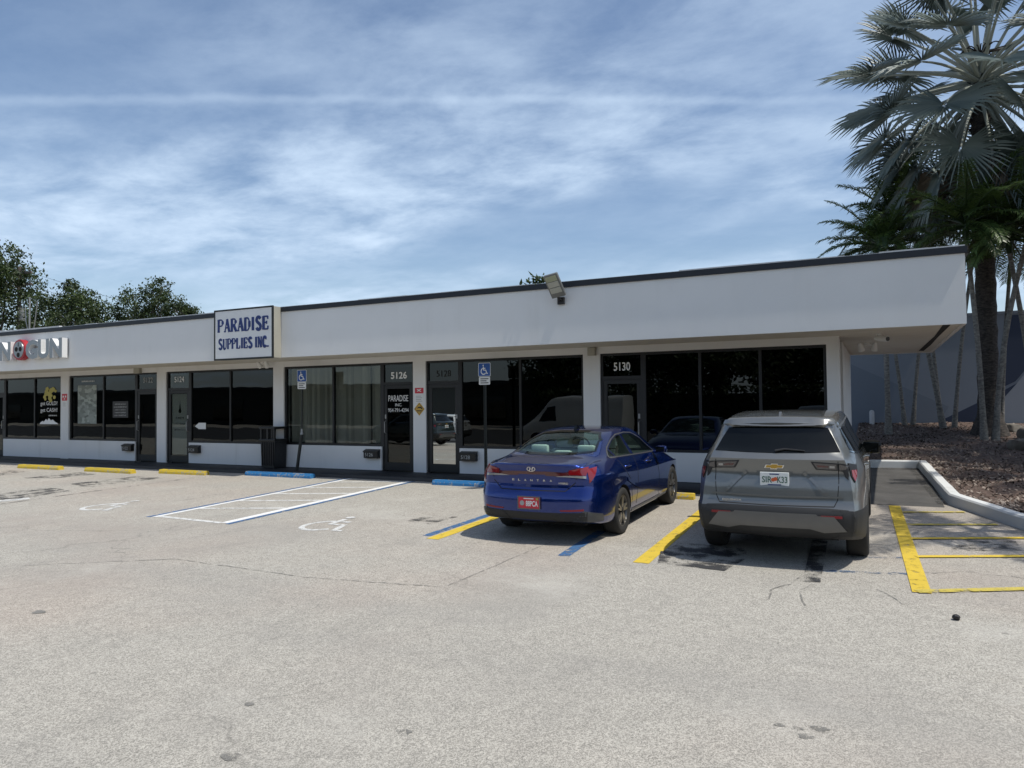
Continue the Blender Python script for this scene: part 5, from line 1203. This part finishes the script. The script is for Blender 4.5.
# tail
for sgn in (1, -1):
    f = (lambda P: P) if sgn > 0 else mir
    lm = ub.patch(f([(.375,1.165),(.64,1.150),(.64,1.070),(.425,1.080)]), 'rear', .010, .016, .03).build('tail_lamp', MAT['black'], suv, 40)
    ub.patch(f([(.400,1.153),(.628,1.140),(.628,1.083),(.437,1.091)]), 'rear', .013, .004, .03).build('lamp_lens', MAT['lampsmoke'], lm, 40)
    ub.patch(f([(.43,1.128),(.50,1.128),(.55,1.118),(.55,1.108),(.45,1.110)]), 'rear', .015, .003, .03).build('lamp_bulb', MAT['lampdarkred'], lm, 40)
    ub.patch(f([(.56,1.125),(.61,1.122),(.61,1.100),(.56,1.100)]), 'rear', .015, .003, .03).build('lamp_bulb', MAT['lampclear'], lm, 40)
    lm = ub.patch(f([(.648,1.148),(.70,1.146),(.745,1.13),(.745,.97),(.715,1.0),(.69,1.062),(.648,1.068)]), 'rear', .010, .016, .03).build('tail_lamp', MAT['black'], suv, 40)
    ub.patch(f([(.655,1.14),(.735,1.125),(.72,1.085),(.655,1.075)]), 'rear', .013, .004, .03).build('lamp_lens', MAT['lampsmoke'], lm, 40)
    ub.patch(f([(-.30,1.15),(-.12,1.12),(-.17,1.02),(-.25,.94),(-.29,1.02)]), 58*sgn, .010, .016, .03).build('tail_lamp', MAT['black'], suv, 40)
    ub.patch(f([(-.272,1.075),(-.165,1.07),(-.19,1.01),(-.245,.952),(-.272,1.01)]), 58*sgn, .014, .006, .03).build('tail_lamp', MAT['lampred'], suv, 40)
    ub.patch(f([(.47,.600),(.68,.600),(.68,.575),(.47,.575)]), 'rear', .012, .014, .03).build('reflector', MAT['reflector'], suv, 40)
    ub.ribbon(f([(.30,1.045),(.42,.93),(.535,.81)]), 'rear', .035, .012).build('hatch_crease', MAT['paint_grey'], suv, 40)
    ub.ribbon(f([(.645,1.17),(.65,.95),(.635,.76),(.60,.69)]), 'rear', .008, .0015).build('hatch_seam', MAT['gap'], suv)
for sgn in (1, -1):
    ub.patch([(.02,.33),(.50,.33),(.50,.60),(.40,.655),(.02,.655)] if sgn > 0 else mir([(.02,.33),(.50,.33),(.50,.60),(.40,.655),(.02,.655)]), 30*sgn, .005, .012, .05).build('bumper_cladding', MAT['clad'], suv, 40)
ub.ribbon([(-.60,.690),(0,.684),(.60,.690)], 'rear', .010, .0015).build('hatch_seam', MAT['gap'], suv)
ub.patch([(-.80,.33),(-.55,.30),(.55,.30),(.80,.33),(.80,.60),(.74,.66),(.55,.672),(-.55,.672),(-.74,.66),(-.80,.60)], 'rear', .006, .014, .05).build('bumper_cladding', MAT['clad'], suv, 40)
for sgn in (1, -1):
    f = (lambda P: P) if sgn > 0 else mir
    ub.patch(f([(-.44,.32),(.22,.30),(.26,.60),(.05,.650),(-.20,.650),(-.46,.655)]), 58*sgn, .008, .014, .05).build('bumper_cladding', MAT['clad'], suv, 40)
ub.patch([(-.72,.44),(-.50,.42),(-.36,.455),(.36,.455),(.50,.42),(.72,.44),(.60,.592),(.44,.594),(.42,.612),(-.42,.612),(-.44,.594),(-.60,.592)], 'rear', .014, .016, .05).build('skid_plate', MAT['satin'], suv, 40)
ub.patch([(-.70,.780),(0,.770),(.70,.780),(.66,.80),(0,.79),(-.66,.80)], 'rear', .010, .014, .05).build('hatch_crease', MAT['paint_grey'], suv, 40)
mb = MB(); mb.bbox(-.11,.11,-.70,-.60,.28,.40,.02); mb.build('tow_mount', MAT['clad'], suv)
def suvplate(o, x, y, z):
    small_text(o, 'SIR', x-.078, y-.001, z-.038, .105, .070, 'platenum', .002, .01); small_text(o, 'K33', x+.082, y-.001, z-.038, .105, .070, 'platenum', .002, .01)
    mb = MB()
    for k, (dx_, dz_) in enumerate(((-.014,-.005),(.012,.004))): mb.lathe([(0,y-.003-.0006*k),(.021,y-.003-.0006*k),(.021,y-.0005),(0,y-.0005)], 16, 'y', (x+dx_, 0, z+dz_))
    mb.build('plate_oranges', MAT['orange'], o)
    mb = MB(); mb.box(x-.05, x+.05, y-.0025, y-.0005, z+.050, z+.062); mb.box(x-.07, x+.07, y-.0025, y-.0005, z-.064, z-.054); mb.build('plate_heading', MAT['letterblue'], o)
MAT['platenum'] = simple('plate_green', (.03,.10,.07), .5); MAT['orange'] = simple('plate_orange', (.55,.10,.03), .5)
MAT['platewhite'] = simple('plate_white', (.66,.68,.66), .4, 0, .06, 9)
plate(suv, ub, 0.0, .965, MAT['platewhite'], suvplate)
ub.patch([(-.19,1.055),(.19,1.055),(.17,.872),(-.17,.872)], 'rear', .002, .004, .05).build('plate_recess', MAT['paint_grey'], suv, 40)
h = ub.hit(Vector((0,-4,1.108)), Vector((0,1,0)))[0]; mb = MB()
bow0 = [(-.090,1.090),(-.078,1.122),(-.030,1.122),(-.026,1.134),(.034,1.134),(.030,1.122),(.090,1.122),(.078,1.090),(.028,1.090),(.024,1.078),(-.036,1.078),(-.032,1.090)]; bow = [(a*1.18, 1.106+(b-1.106)*1.12) for a, b in bow0]
mb.prism(bow, h.y-.014, h.y+.01); em = mb.build('emblem', MAT['chrome'], suv)
mb = MB(); mb.prism([(a*.86, 1.106+(b-1.106)*.72) for a, b in bow], h.y-.017, h.y-.0145); mb.build('emblem_inlay', simple('gold_enamel', (.50,.30,.05), .3, .4), em)
mb = MB(); h2 = ub.hit(Vector((0,-4,.725)), Vector((0,1,0)))[0]; small_text(suv, 'EQUINOX', -.46, ub.hit(Vector((-.46,-4,.725)), Vector((0,1,0)))[0].y-.006, .708, .21, .026, 'chrome', .004, .01)
mb = MB(); 
wp = [ub.hit(Vector((x,-4,z)), Vector((0,1,0)))[0] for x, z in ((.0,1.272),(.10,1.290),(.22,1.282),(.31,1.275))]
mb.tube([p+Vector((0,-.026,.0)) for p in wp], [.014,.012,.009,.006], 8); mb.build('rear_wiper', MAT['black'], suv, 40)
mb = MB(); sp = [(-.56,1.535),(.56,1.535),(.50,1.60),(-.50,1.60)]
ub.patch([(-.585,1.542),(-.3,1.556),(.3,1.556),(.585,1.542),(.575,1.575),(.3,1.592),(-.3,1.592),(-.575,1.575)], 'rear', .035, .05, .05).build('roof_spoiler', MAT['paint_grey'], suv, 40)
ub.patch([(-.13,1.541),(.13,1.541),(.13,1.553),(-.13,1.553)], 'rear', .030, .02, .05).build('high_brake_lamp', MAT['lampdarkred'], suv, 40)
rfz = ub.hit(Vector((0,-.15,3)), Vector((0,0,-1)))[0].z; mb = MB()
mb.prism([(-.27,rfz-.02),(-.05,rfz-.01),(-.09,rfz+.004),(-.19,rfz+.040),(-.215,rfz+.042)], -.014, .014, 'x'); mb.build('roof_antenna', MAT['paint_grey'], suv, 30)
for y in (0.0, 2.73):
    for s in (-1, 1): wheel(suv, s*.800, y, .362, .235, .245, s, 5, 'rimdark')
mb = MB(); mb.box(-.62,.62,-.55,3.2,.26,.36); mb.build('underbody', MAT['well'], suv)
mb = MB(); mb.box(-.58,.58,-.65,3.2,.20,.30); mb.build('underbody', MAT['well'], car)
# ------------------------------------------------------------------ palms
def frame_from(d, up=Vector((0,0,1))):
    d = d.normalized(); s = d.cross(up)
    if s.length < 1e-4: s = Vector((1,0,0))
    s.normalize(); return d, s, s.cross(d).normalized()
def fan_leaf(mb, pm, base, az, el, L, rad, rr, droop=.35, roll=0.0, dead=False, span=142):
    """costapalmate fan: petiole from base, then a pleated fan of blades joined near the middle"""
    d = Vector((math.sin(az)*math.cos(el), math.cos(az)*math.cos(el), math.sin(el)))
    P = [base.copy()]; cur = base.copy(); dd = d.copy()
    for k in range(6):
        cur = cur+dd*(L/6); dd = (dd+Vector((0,0,-droop/6))).normalized(); P.append(cur.copy())
    pm.tube(P, [.075,.055,.045,.04,.036,.032,.026], 6)
    f, s, u = frame_from(dd)
    q = Matrix.Rotation(roll, 3, f); s = q @ s; u = q @ u
    n = 42; tone0 = rr.uniform(.15, .75); hub = cur; join = .25
    blades = []
    for i in range(n):
        a = math.radians(-span+2*span*i/(n-1))+rr.uniform(-.012, .012)
        r = rad*(.80+.20*math.cos(a*.62))*rr.uniform(.94, 1.04)
        rd = f*math.cos(a)+s*math.sin(a)
        fold = .34*abs(math.sin(a*.5))+.05           # the two halves fold up along the rib
        rd = (rd+u*fold*.75).normalized()
        sd = (s*math.cos(a)-f*math.sin(a)).normalized(); hw = rad*join*math.radians(2*span/(n-1))*.5
        curl = rr.uniform(.04, .26)+(.5 if dead else 0); tone = tone0+rr.uniform(-.15, .15)
        def pt(t, w, lift): return hub+rd*(r*t)+sd*w+u*lift+Vector((0,0,-curl*r*max(0, t-.4)**1.6*1.8))
        pl = .022*rad
        a0 = pt(.04, 0, 0); m0 = pt(join, 0, pl); l0 = pt(join, -hw*1.04, -pl); r0 = pt(join, hw*1.04, -pl)
        m1 = pt(.74, 0, pl*.8); l1 = pt(.74, -hw*.80, -pl*.5); r1 = pt(.74, hw*.80, -pl*.5); tip = pt(1.0, rr.uniform(-.03, .03), -.02)
        mb.add([a0, l0, m0, r0, l1, m1, r1, tip], [(0,1,2),(0,2,3),(1,4,5,2),(2,5,6,3),(4,7,5),(5,7,6)], 0, max(0, min(1, tone)))
def fan_palm(name, label, x, y, ztop, seed, trunk_r=.30, nleaf=34, L=1.7, rad=1.35, tilt=0.0, group=None):
    rr = random.Random(seed); zb = bedz(x, y)-.15; root = thing(name, label, 'palm tree', (x, y, zb), group=group); B = Vector((x, y, zb))
    mb = MB(); H = ztop-zb; prof = []; n = 46
    P = []; Rr = []
    for k in range(n+1):
        t = k/n; z = H*t; P.append(Vector((tilt*t*t, .0, z))); fl = .32*max(0, 1-t*9)**2
        Rr.append(trunk_r*(1.0-.14*t)*(1+.055*((k*7) % 3-1)+rr.uniform(-.02,.02))+fl)
    mb.tube(P, Rr, 18)
    mb.build('trunk', MAT['bigpalmbark'], root, 50)
    mb = MB()
    for k in range(60):                                   # old leaf bases standing off the upper trunk
        t = .50+.5*k/60; a = k*2.4; z = H*t; r = trunk_r*.9; c = Vector((tilt*t*t+r*math.cos(a), r*math.sin(a), z)); o = Vector((math.cos(a), math.sin(a), 0)); s = Vector((-math.sin(a), math.cos(a), 0)); w = .10
        e = rr.uniform(.10, .26)
        mb.add([c-s*w-o*.05, c+s*w-o*.05, c+s*w*.5+o*.10+Vector((0,0,e)), c-s*w*.5+o*.10+Vector((0,0,e)), c-o*.06+Vector((0,0,e*.9))], [(0,1,2,3),(1,4,2),(0,3,4),(2,4,3)])
    mb.build('leaf_bases', MAT['bigpalmbark'], root)
    cr = MB(); pm = MB(); top = Vector((tilt, 0, H)); ga = 2.39996
    for k in range(nleaf):
        t = k/(nleaf-1); el = math.radians(82-146*t**.78)+rr.uniform(-.08,.08); az = k*ga+rr.uniform(-.2,.2)
        b = top+Vector((math.sin(az)*.16, math.cos(az)*.16, .55-1.15*t))
        fan_leaf(cr, pm, b, az, el, L*rr.uniform(.9,1.12), rad*rr.uniform(.9,1.1), rr, .25+.3*t, rr.uniform(-.5,.5))
    cr.build('crown', MAT['silverleaf'], root); pm.build('petioles', MAT['petiole'], root, 50)
    dm = MB(); dp = MB()
    for k in range(11):
        az = rr.uniform(0, 6.28); fan_leaf(dm, dp, top+Vector((math.sin(az)*.2, math.cos(az)*.2, -.75)), az, math.radians(rr.uniform(-66,-48)), L*.8, rad*.8, rr, .6, rr.uniform(-.6,.6), True, 80)
    dm.build('dry_fronds', MAT['deadleaf'], root)
    st = MB()
    for k in range(26):
        a = rr.uniform(0, 6.28); e = rr.uniform(.2, 1.1); b = top+Vector((.1*math.sin(a), .1*math.cos(a)-.25, .75)); P = [b]
        for j in range(5): P.append(P[-1]+Vector((math.sin(a)*.10, math.cos(a)*.10-.03, .11*(1-j*.45)*e)))
        st.tube(P, .018, 5)
    st.build('flower_stalks', simple('dark_flower_stalk', (.018,.013,.010), .8), root, 50)
    return root
def frond(mb, st, base, az, el, L, rr, droop=1.0, leaf=.46, width=.034):
    d = Vector((math.sin(az)*math.cos(el), math.cos(az)*math.cos(el), math.sin(el))); P = [base.copy()]; D = [d]; n = 15; cur = base.copy(); dd = d
    for k in range(n):
        cur = cur+dd*(L/n); dd = (dd+Vector((0,0,-droop*(1.4*k/n+.25)/n))).normalized(); P.append(cur.copy()); D.append(dd)
    st.tube(P, [.028*(1-.85*k/n)+.004 for k in range(n+1)], 5)
    tone0 = rr.uniform(.1, .8); N = 44
    for k in range(N):
        t = .16+.84*k/(N-1); i = min(n-1, int(t*n)); q = t*n-i; p = P[i].lerp(P[i+1], q); f, s, u = frame_from(D[i].lerp(D[i+1], q))
        ll = leaf*(.35+.65*math.sin(PI*min(1, .18+.78*t)))*rr.uniform(.85,1.1)
        for sg in (-1, 1):
            dr = (s*sg*.80+f*(.42+.35*t)+u*rr.uniform(.05,.40)).normalized(); w = width*rr.uniform(.8,1.15)
            m = p+dr*ll*.5; e = p+dr*ll+Vector((0,0,-ll*rr.uniform(.15,.42))); wv = f*w
            mb.add([p-wv*.4, p+wv*.4, m+wv*.55, m-wv*.55, e], [(0,1,2,3),(3,2,4)], 0, max(0, min(1, tone0+rr.uniform(-.2,.2))))
def feather_palm(label, base, top, seed, r=.065, nf=14, L=1.9, group='slender palms against the mural wall', name='slender_palm', leaf=.46, bend=.25):
    rr = random.Random(seed); b = Vector((base[0], base[1], bedz(base[0], base[1])-.1)); root = thing(name, label, 'palm tree', b, group=group)
    T = Vector(top)-b; n = 16; P = []; Rr = []; side = Vector((T.x, T.y, 0))
    for k in range(n+1):
        t = k/n; P.append(Vector((T.x*t, T.y*t, T.z*t))-side*bend*math.sin(PI*t)*.5+Vector((0,0,0)))
        Rr.append(r*(1.55-.55*min(1, t*6))*(1-.22*t)*(1+.03*(k % 2)))
    mb = MB(); mb.tube(P, Rr, 10); mb.build('trunk', MAT['palmbark'], root, 60)
    mb = MB(); mb.tube([P[-1], P[-1]+Vector((0,0,.25)), P[-1]+Vector((0,0,.55))], [r*1.0, r*1.15, r*.5], 10); mb.build('crownshaft', MAT['palmleaf'], root, 60)
    cr = MB(); st = MB(); top = P[-1]+Vector((0,0,.5))
    for k in range(nf):
        t = k/(nf-1); frond(cr, st, top+Vector((0,0,-.1*t)), k*2.39996+rr.uniform(-.3,.3), math.radians(62-84*t)+rr.uniform(-.1,.1), L*rr.uniform(.85,1.1), rr, .9+.5*t, leaf)
    cr.build('crown', MAT['palmleaf'], root); st.build('frond_stalks', MAT['palmleaf'], root, 50)
    return root
fan_palm('silver_fan_palm', 'big silver fan palm with a thick dark trunk towering over the canopy end', 2.92, 10.66, 10.9, 21, .28, 78, 2.75, 1.5)
SP = [('slender grey palm at the far left by the foot of the mural wall', (.84,13.7), (.15,12.9,6.2), 31),
      ('thin dark palm leaning right beside the leftmost slender palm', (1.08,13.9), (1.75,13.4,6.6), 32),
      ('slender palm leaning left out of the leaf litter behind the canopy corner', (1.87,12.13), (.55,11.2,6.9), 33),
      ('thin palm leaning left just behind its twin at the canopy corner', (1.90,13.3), (1.2,12.6,7.2), 34),
      ('slender palm leaning right between the canopy corner and the big palm', (2.18,12.5), (2.95,12.2,7.0), 35),
      ('pale slender palm curving up right in front of the big dark trunk', (2.62,9.14), (2.3,9.0,6.0), 36),
      ('pale slender palm leaning strongly right in front of the wall', (2.87,9.17), (3.75,9.2,6.0), 37),
      ('slender palm leaning right behind the strongly leaning one', (3.28,11.3), (3.75,11.0,7.2), 38)]
for lab, b_, t_, sd_ in SP: feather_palm(lab, b_, t_, sd_, .075 if sd_ in (33,36,37) else .06, (24 if sd_ in (35,36,37,38) else 18), 2.3 if sd_ in (35,36,37,38) else 2.0, bend=.35 if sd_ in (36,37) else .2)
feather_palm('dense dark palm crown rising behind the canopy roof left of the silver palm', (.3,10.6), (.25,10.4,5.9), 41, .08, 30, 2.0, None, 'date_palm', .40)
feather_palm('dense dark palm crown at the right edge in front of the silver palm trunk', (3.95,9.9), (3.35,9.4,5.6), 42, .075, 30, 2.1, None, 'date_palm', .42)
# ------------------------------------------------------------------ broad-leaved trees
def leafy(name, label, loc, H, crown, seed, nleaf=7000, leaf=.17, group=None, trunk=.22):
    """crown: list of (x, y, z, r) lobes about the foot"""
    rr = random.Random(seed); root = thing(name, label, 'tree', loc, group=group); tr = MB()
    tr.tube([(0,0,-.2),(.05,.02,H*.25),(-.05,.05,H*.5)], [trunk*1.3, trunk, trunk*.7], 10)
    for (x, y, z, r) in crown:
        st = Vector((-.05*rr.random(), .03, H*rr.uniform(.22,.5))); e = Vector((x, y, z)); mid = st.lerp(e, .5)+Vector((rr.uniform(-.3,.3), rr.uniform(-.3,.3), -.25))
        tr.tube([st, mid, e], [trunk*.5, trunk*.3, trunk*.08], 7)
        for q in range(5):
            w = e+Vector((rr.gauss(0,1), rr.gauss(0,1), rr.gauss(0,1))).normalized()*r*.85; tr.tube([mid.lerp(e, .6), (e+w)/2, w], [trunk*.14, trunk*.07, .008], 5)
    tr.build('trunk', MAT['bark'], root, 60)
    cr = MB(); tot = sum(c[3]**2 for c in crown)
    for (x, y, z, r) in crown:
        k = int(nleaf*r*r/tot); clumps = [(Vector((rr.gauss(0,1), rr.gauss(0,1), rr.gauss(0,1)*.9)).normalized()*r*rr.uniform(.45,1.05), r*rr.uniform(.16,.34), rr.uniform(.05,.9)) for _ in range(max(8, int(26*r/1.5)))]
        for i in range(k):
            c, cr_, tone = clumps[rr.randrange(len(clumps))]
            p = Vector((x,y,z))+c+Vector((rr.gauss(0,1), rr.gauss(0,1), rr.gauss(0,.8)))*cr_*.62
            s = leaf*rr.uniform(.6,1.3); A = Euler((rr.uniform(-1.2,1.2), rr.uniform(-1.2,1.2), rr.uniform(0,6.3))).to_matrix()
            q = [p+A @ Vector(v) for v in ((-s*.5,0,0),(0,-s*.28,.04*s),(s*.55,0,0),(0,s*.28,.04*s))]
            cr.add(q, [(0,1,2,3)], 0, max(0, min(1, tone+rr.uniform(-.25,.25))))
    cr.build('crown', MAT['leaf'], root); return root
g0 = gz(14)
tl = leafy('shade_tree', 'tall dark tree cut off by the left edge behind the roof', (-54.0,14,g0), 11, [(-1,0,9.6,2.4),(.4,.4,8.2,2.3),(.9,-.4,6.2,2.2),(-.6,.6,10.9,1.5),(1.5,.2,9.4,1.1),(0,-.6,4.4,1.9)], 51, 19000, .19)
tl.scale = (1.12, 1.12, 1.12)
leafy('shade_tree', 'rounded green tree behind the roof next to the bare mast', (-45.4,14,g0), 9, [(-.9,0,8.0,1.5),(.6,.4,8.4,1.4),(-2.2,.1,6.8,1.6),(1.7,-.2,7.2,1.6),(.2,.0,6.4,2.0),(-.2,.3,9.0,.8),(2.3,.3,5.8,1.5)], 52, 18000, .17)
leafy('shade_tree', 'feathery tree with bright sky gaps behind the roof', (-39.6,15,g0), 8.5, [(-1.2,0,7.6,1.3),(.6,.2,8.2,1.1),(1.7,.1,7.4,1.1),(-.2,.4,6.6,1.6),(.9,.2,8.8,.7),(-2.3,.2,6.6,1.2),(2.2,0,6.2,1.1)], 53, 11000, .15)
leafy('shade_tree', 'lowest rightmost treetop showing over the roof', (-36.2,15,g0), 7.5, [(-.3,0,7.2,.9),(.5,.1,6.9,.8),(0,.2,6.2,1.2),(1.0,.2,6.4,.8),(-1.0,.1,6.4,.9)], 54, 7500, .145)
leafy('shrub', 'yellowish shrub top peeping over the roof edge between two trees', (-41.6,13,gz(13)), 6.5, [(0,0,6.6,.7),(.5,.2,6.3,.6)], 55, 1600, .18, trunk=.1)
# utility pole and bare mast
o = thing('utility_pole', 'wooden utility pole with crossarms half hidden by the tall dark tree', 'utility pole', (-52.4,15.0,gz(15)))
mb = MB(); mb.tube([(0,0,-.3),(0,0,11.4)], [.17,.12], 10); mb.build('pole', MAT['bark'], o, 60)
for z in (10.9, 10.1):
    mb = MB(); mb.box(-.2,1.4,-.06,.06,z-.06,z+.06); mb.build('crossarm', MAT['bark'], o)
    mb = MB()
    for xx in (.6,1.2): mb.lathe([(.05,z+.06),(.06,z+.14),(.03,z+.22),(0,z+.22)], 8, 'z', (xx,0,0))
    mb.build('insulator', MAT['black'], o)
mb = MB(); mb.lathe([(.0,7.6),(.24,7.65),(.24,8.5),(0,8.55)], 14, 'z', (.35,0,0)); mb.build('transformer', MAT['galv'], o, 50)
wo = MB()
for z, dz_ in ((11.0,.0),(10.2,-.4)):
    P = [(-51.6+t*7, 15+t*4, z+gz(15)-2.6*t+dz_*t) for t in [k/20 for k in range(21)]]; wo.tube(P, .012, 4)
tag(wo.build('power_lines', MAT['black']), 'thin sagging power lines running from the utility pole', 'power lines')
o = thing('roof_mast', 'thin pale forked antenna mast standing at the roof edge far left', 'antenna mast', (-44.3,11.0,gz(11)))
mb = MB(); mb.tube([(0,0,-.2),(0,0,8.2)], .05, 8); mb.build('mast', MAT['galv'], o, 50)
mb = MB(); mb.tube([(.02,0,5.3),(.5,0,6.6),(.75,0,7.9)], .03, 6); mb.tube([(-.02,0,5.9),(-.35,0,6.8),(-.4,0,7.6)], .03, 6); mb.build('branch_pipe', MAT['galv'], o, 50)
# weed on the roof edge
wd = MB(); rr = random.Random(3)
for k in range(46):
    a = rr.uniform(0,6.28); s = rr.uniform(.05,.10); p = Vector((rr.gauss(0,.10), rr.gauss(0,.04), abs(rr.gauss(.07,.07)))); A = Euler((rr.uniform(-.9,.9), rr.uniform(-.9,.9), a)).to_matrix()
    wd.add([p+A @ Vector(v) for v in ((-s,0,0),(0,-s*.4,0),(s,0,.3*s),(0,s*.4,0))], [(0,1,2,3)], 0, rr.random())
for k in range(5): wd.tube([(rr.gauss(0,.04),0,0),(rr.gauss(0,.10),0,.16)], .004, 4)
o = wd.build('weed', MAT['leaf']); o.location = (-6.05,-OV+.06,ZR); tag(o, 'small green weed growing from the canopy edge beside the floodlight', 'weed')

# ------------------------------------------------------------------ across the lot: what the shop glass mirrors
feather_palm('garden palm at the right of the lot, its crown shading the hatched bay', (4.3,-3.1), (4.0,-3.3,5.4), 61, .09, 13, 2.3, None, 'garden_palm', .5)
feather_palm('bushy garden palm in the bed beyond the right edge, shading the mulch', (6.6,3.6), (6.3,3.6,5.6), 62, .10, 22, 2.6, None, 'garden_palm', .55)
feather_palm('bushy garden palm at the back of the bed beyond the right edge', (7.2,7.6), (6.6,7.4,6.4), 63, .10, 24, 2.6, None, 'garden_palm', .55)
feather_palm('garden palm in the bed just beyond the right edge, in front of the rocks', (5.2,5.7), (5.1,5.8,5.6), 65, .10, 26, 2.4, None, 'garden_palm', .55)
feather_palm('thin-crowned garden palm added out of view beyond the right edge to dapple the mulch', (5.4,1.6), (5.3,1.8,5.2), 64, .10, 15, 2.4, None, 'garden_palm', .5)  # unseen palm, added with few fronds to dapple shade on the bed
gy_ = gz(-60)
t0 = leafy('street_tree', 'broad dark tree across the street, leftmost of its row', (-27,-50,gy_), 10, [(0,0,8,3),(2.5,.5,7,2.6),(-2.6,0,6.6,2.6),(.5,0,5,3),(3.6,-.5,5,2),(-1,.4,4,2.6)], 71, 8000, .42, 'trees across the street')
for k, (x, y, s, lab) in enumerate(((-20,-52,1.0,'second broad tree from the left across the street'), (-13.5,-49,1.15,'tall broad tree across the street facing the mirrored door'), (-7,-52,1.05,'broad tree across the street facing the blue car'),
                                (-.5,-50,1.2,'broad tree across the street facing the silver car'), (6,-52,1.1,'broad tree across the street behind the photographer'), (13,-50,1.15,'rightmost broad tree across the street'))):
    dup(t0, (x, y, gy_), k*1.1, s, lab, 'trees across the street')
o = thing('street_building', 'long low dark building across the street', 'building', (-92,-54,gy_))
mb = MB(); mb.box(-66,66,-6,0,0,4.4); mb.build('wall', simple('dark_green_wall', (.035,.038,.035), .9), o)
mb = MB(); mb.box(-66.3,66.3,-6.3,.4,4.4,4.8); mb.build('roof', MAT['trim'], o)
for k in range(13):
    mb = MB(); mb.box(-62+k*9.5,-57+k*9.5,.002,.06,.5,3.1); mb.build('window', MAT['glassdark'], o)
o = thing('hedge', 'tall clipped dark hedge across the street facing the cars', 'hedge', (-2,-44,gy_)); hb = MB(); rr = random.Random(5)
mb = MB(); mb.box(-24,24,-.5,.5,0,3.0); mb.build('branches', MAT['bark'], o)
for k in range(9000):
    p = Vector((rr.uniform(-24.4,24.4), rr.uniform(.4,1.0), rr.uniform(0,3.5))); s_ = rr.uniform(.12,.3); A = Euler((rr.uniform(-1,1), rr.uniform(-1,1), rr.uniform(0,6.3))).to_matrix()
    hb.add([p+A @ Vector(v) for v in ((-s_,0,0),(0,-s_*.5,0),(s_,0,0),(0,s_*.5,0))], [(0,1,2,3)], 0, rr.random()*.6)
hb.build('foliage', MAT['leaf'], o)
def recolour(root, old, new):
    for c in root.children_recursive:
        for sl in c.material_slots:
            if sl.material == old: sl.link = 'OBJECT'; sl.material = new
MAT['paint_white'] = carpaint('white_paint', (.62,.62,.60), 0.0, .35); MAT['paint_dark'] = carpaint('dark_green_paint', (.02,.028,.026), .3)
v1 = dup(suv, (-20.8,-17.5,gz(-17.5)), PI*.5, None, 'dark green sport utility car across the lot'); v1.rotation_euler = (0,0,PI*.52); recolour(v1, MAT['paint_grey'], MAT['paint_dark'])
v2 = dup(suv, (-23.5,-24.0,gz(-24)), PI*.5, None, 'white sport utility car across the lot'); v2.rotation_euler = (0,0,PI*.5); recolour(v2, MAT['paint_grey'], MAT['paint_white'])
v3 = dup(suv, (-6.0,-27.0,gz(-26)), PI*.5, None, 'white sport utility car far behind the photographer'); v3.rotation_euler = (0,0,-PI*.5); recolour(v3, MAT['paint_grey'], MAT['paint_white'])
# white van
V_T = {'w': [(-1.0,.93),(-.8,.97),(2.6,.98),(3.6,.96),(4.3,.85)], 'ws': [(-1.0,.92),(2.6,.97),(3.6,.95),(4.3,.8)], 'zb': [(-1,.35),(4.3,.3)], 'zs': [(-1,1.0),(4.3,.9)],
 'wb': [(-1,.90),(2.6,.94),(3.6,.90),(4.3,.72)], 'zbelt': [(-1,1.3),(3.0,1.3),(3.7,1.18),(4.3,.98)], 'wr': [(-1,.80),(2.4,.82),(3.0,.80),(3.6,.82),(4.3,.6)], 'zr': [(-1,2.35),(2.2,2.38),(2.6,2.25),(3.5,1.38),(4.3,1.0)], 'zt': [(-1,2.46),(2.2,2.5),(2.6,2.36),(3.5,1.45),(4.3,1.03)]}
vb = Body(V_T, [-1,-.9,-.75,-.5,-.2,.2,.8,1.4,2.0,2.3,2.6,2.9,3.2,3.5,3.8,4.05,4.2,4.3], [(.3,-1.0),(1.3,-1.02),(2.5,-.95)], [(.3,4.2),(.7,4.32),(1.1,4.2)], .3, .3, .04)
van = thing('van', 'tall white delivery van standing across the lot', 'van', (-11.5,-18.5,gz(-18.5)), (0,0,PI*.5))
cut = []; wells(cut, .40, 0.0, 3.3, .68, 1.2); vb.shell('body', [MAT['paint_white'], MAT['well']], cut, van)
for v in ('left','right'): vb.patch([(2.25,1.30),(3.25,1.28),(2.75,1.95),(2.35,2.0)], v, .004, .012, .1).build('side_window', MAT['blackgloss'], van, 40)
vb.patch([(-.70,1.50),(.70,1.50),(.66,2.15),(-.66,2.15)], 'front', .004, .012, .1).build('windscreen', MAT['blackgloss'], van, 40)
for y in (0.0, 3.3):
    for s in (-1, 1): wheel(van, s*.83, y, .36, .23, .23, s, 5, 'rimcut')
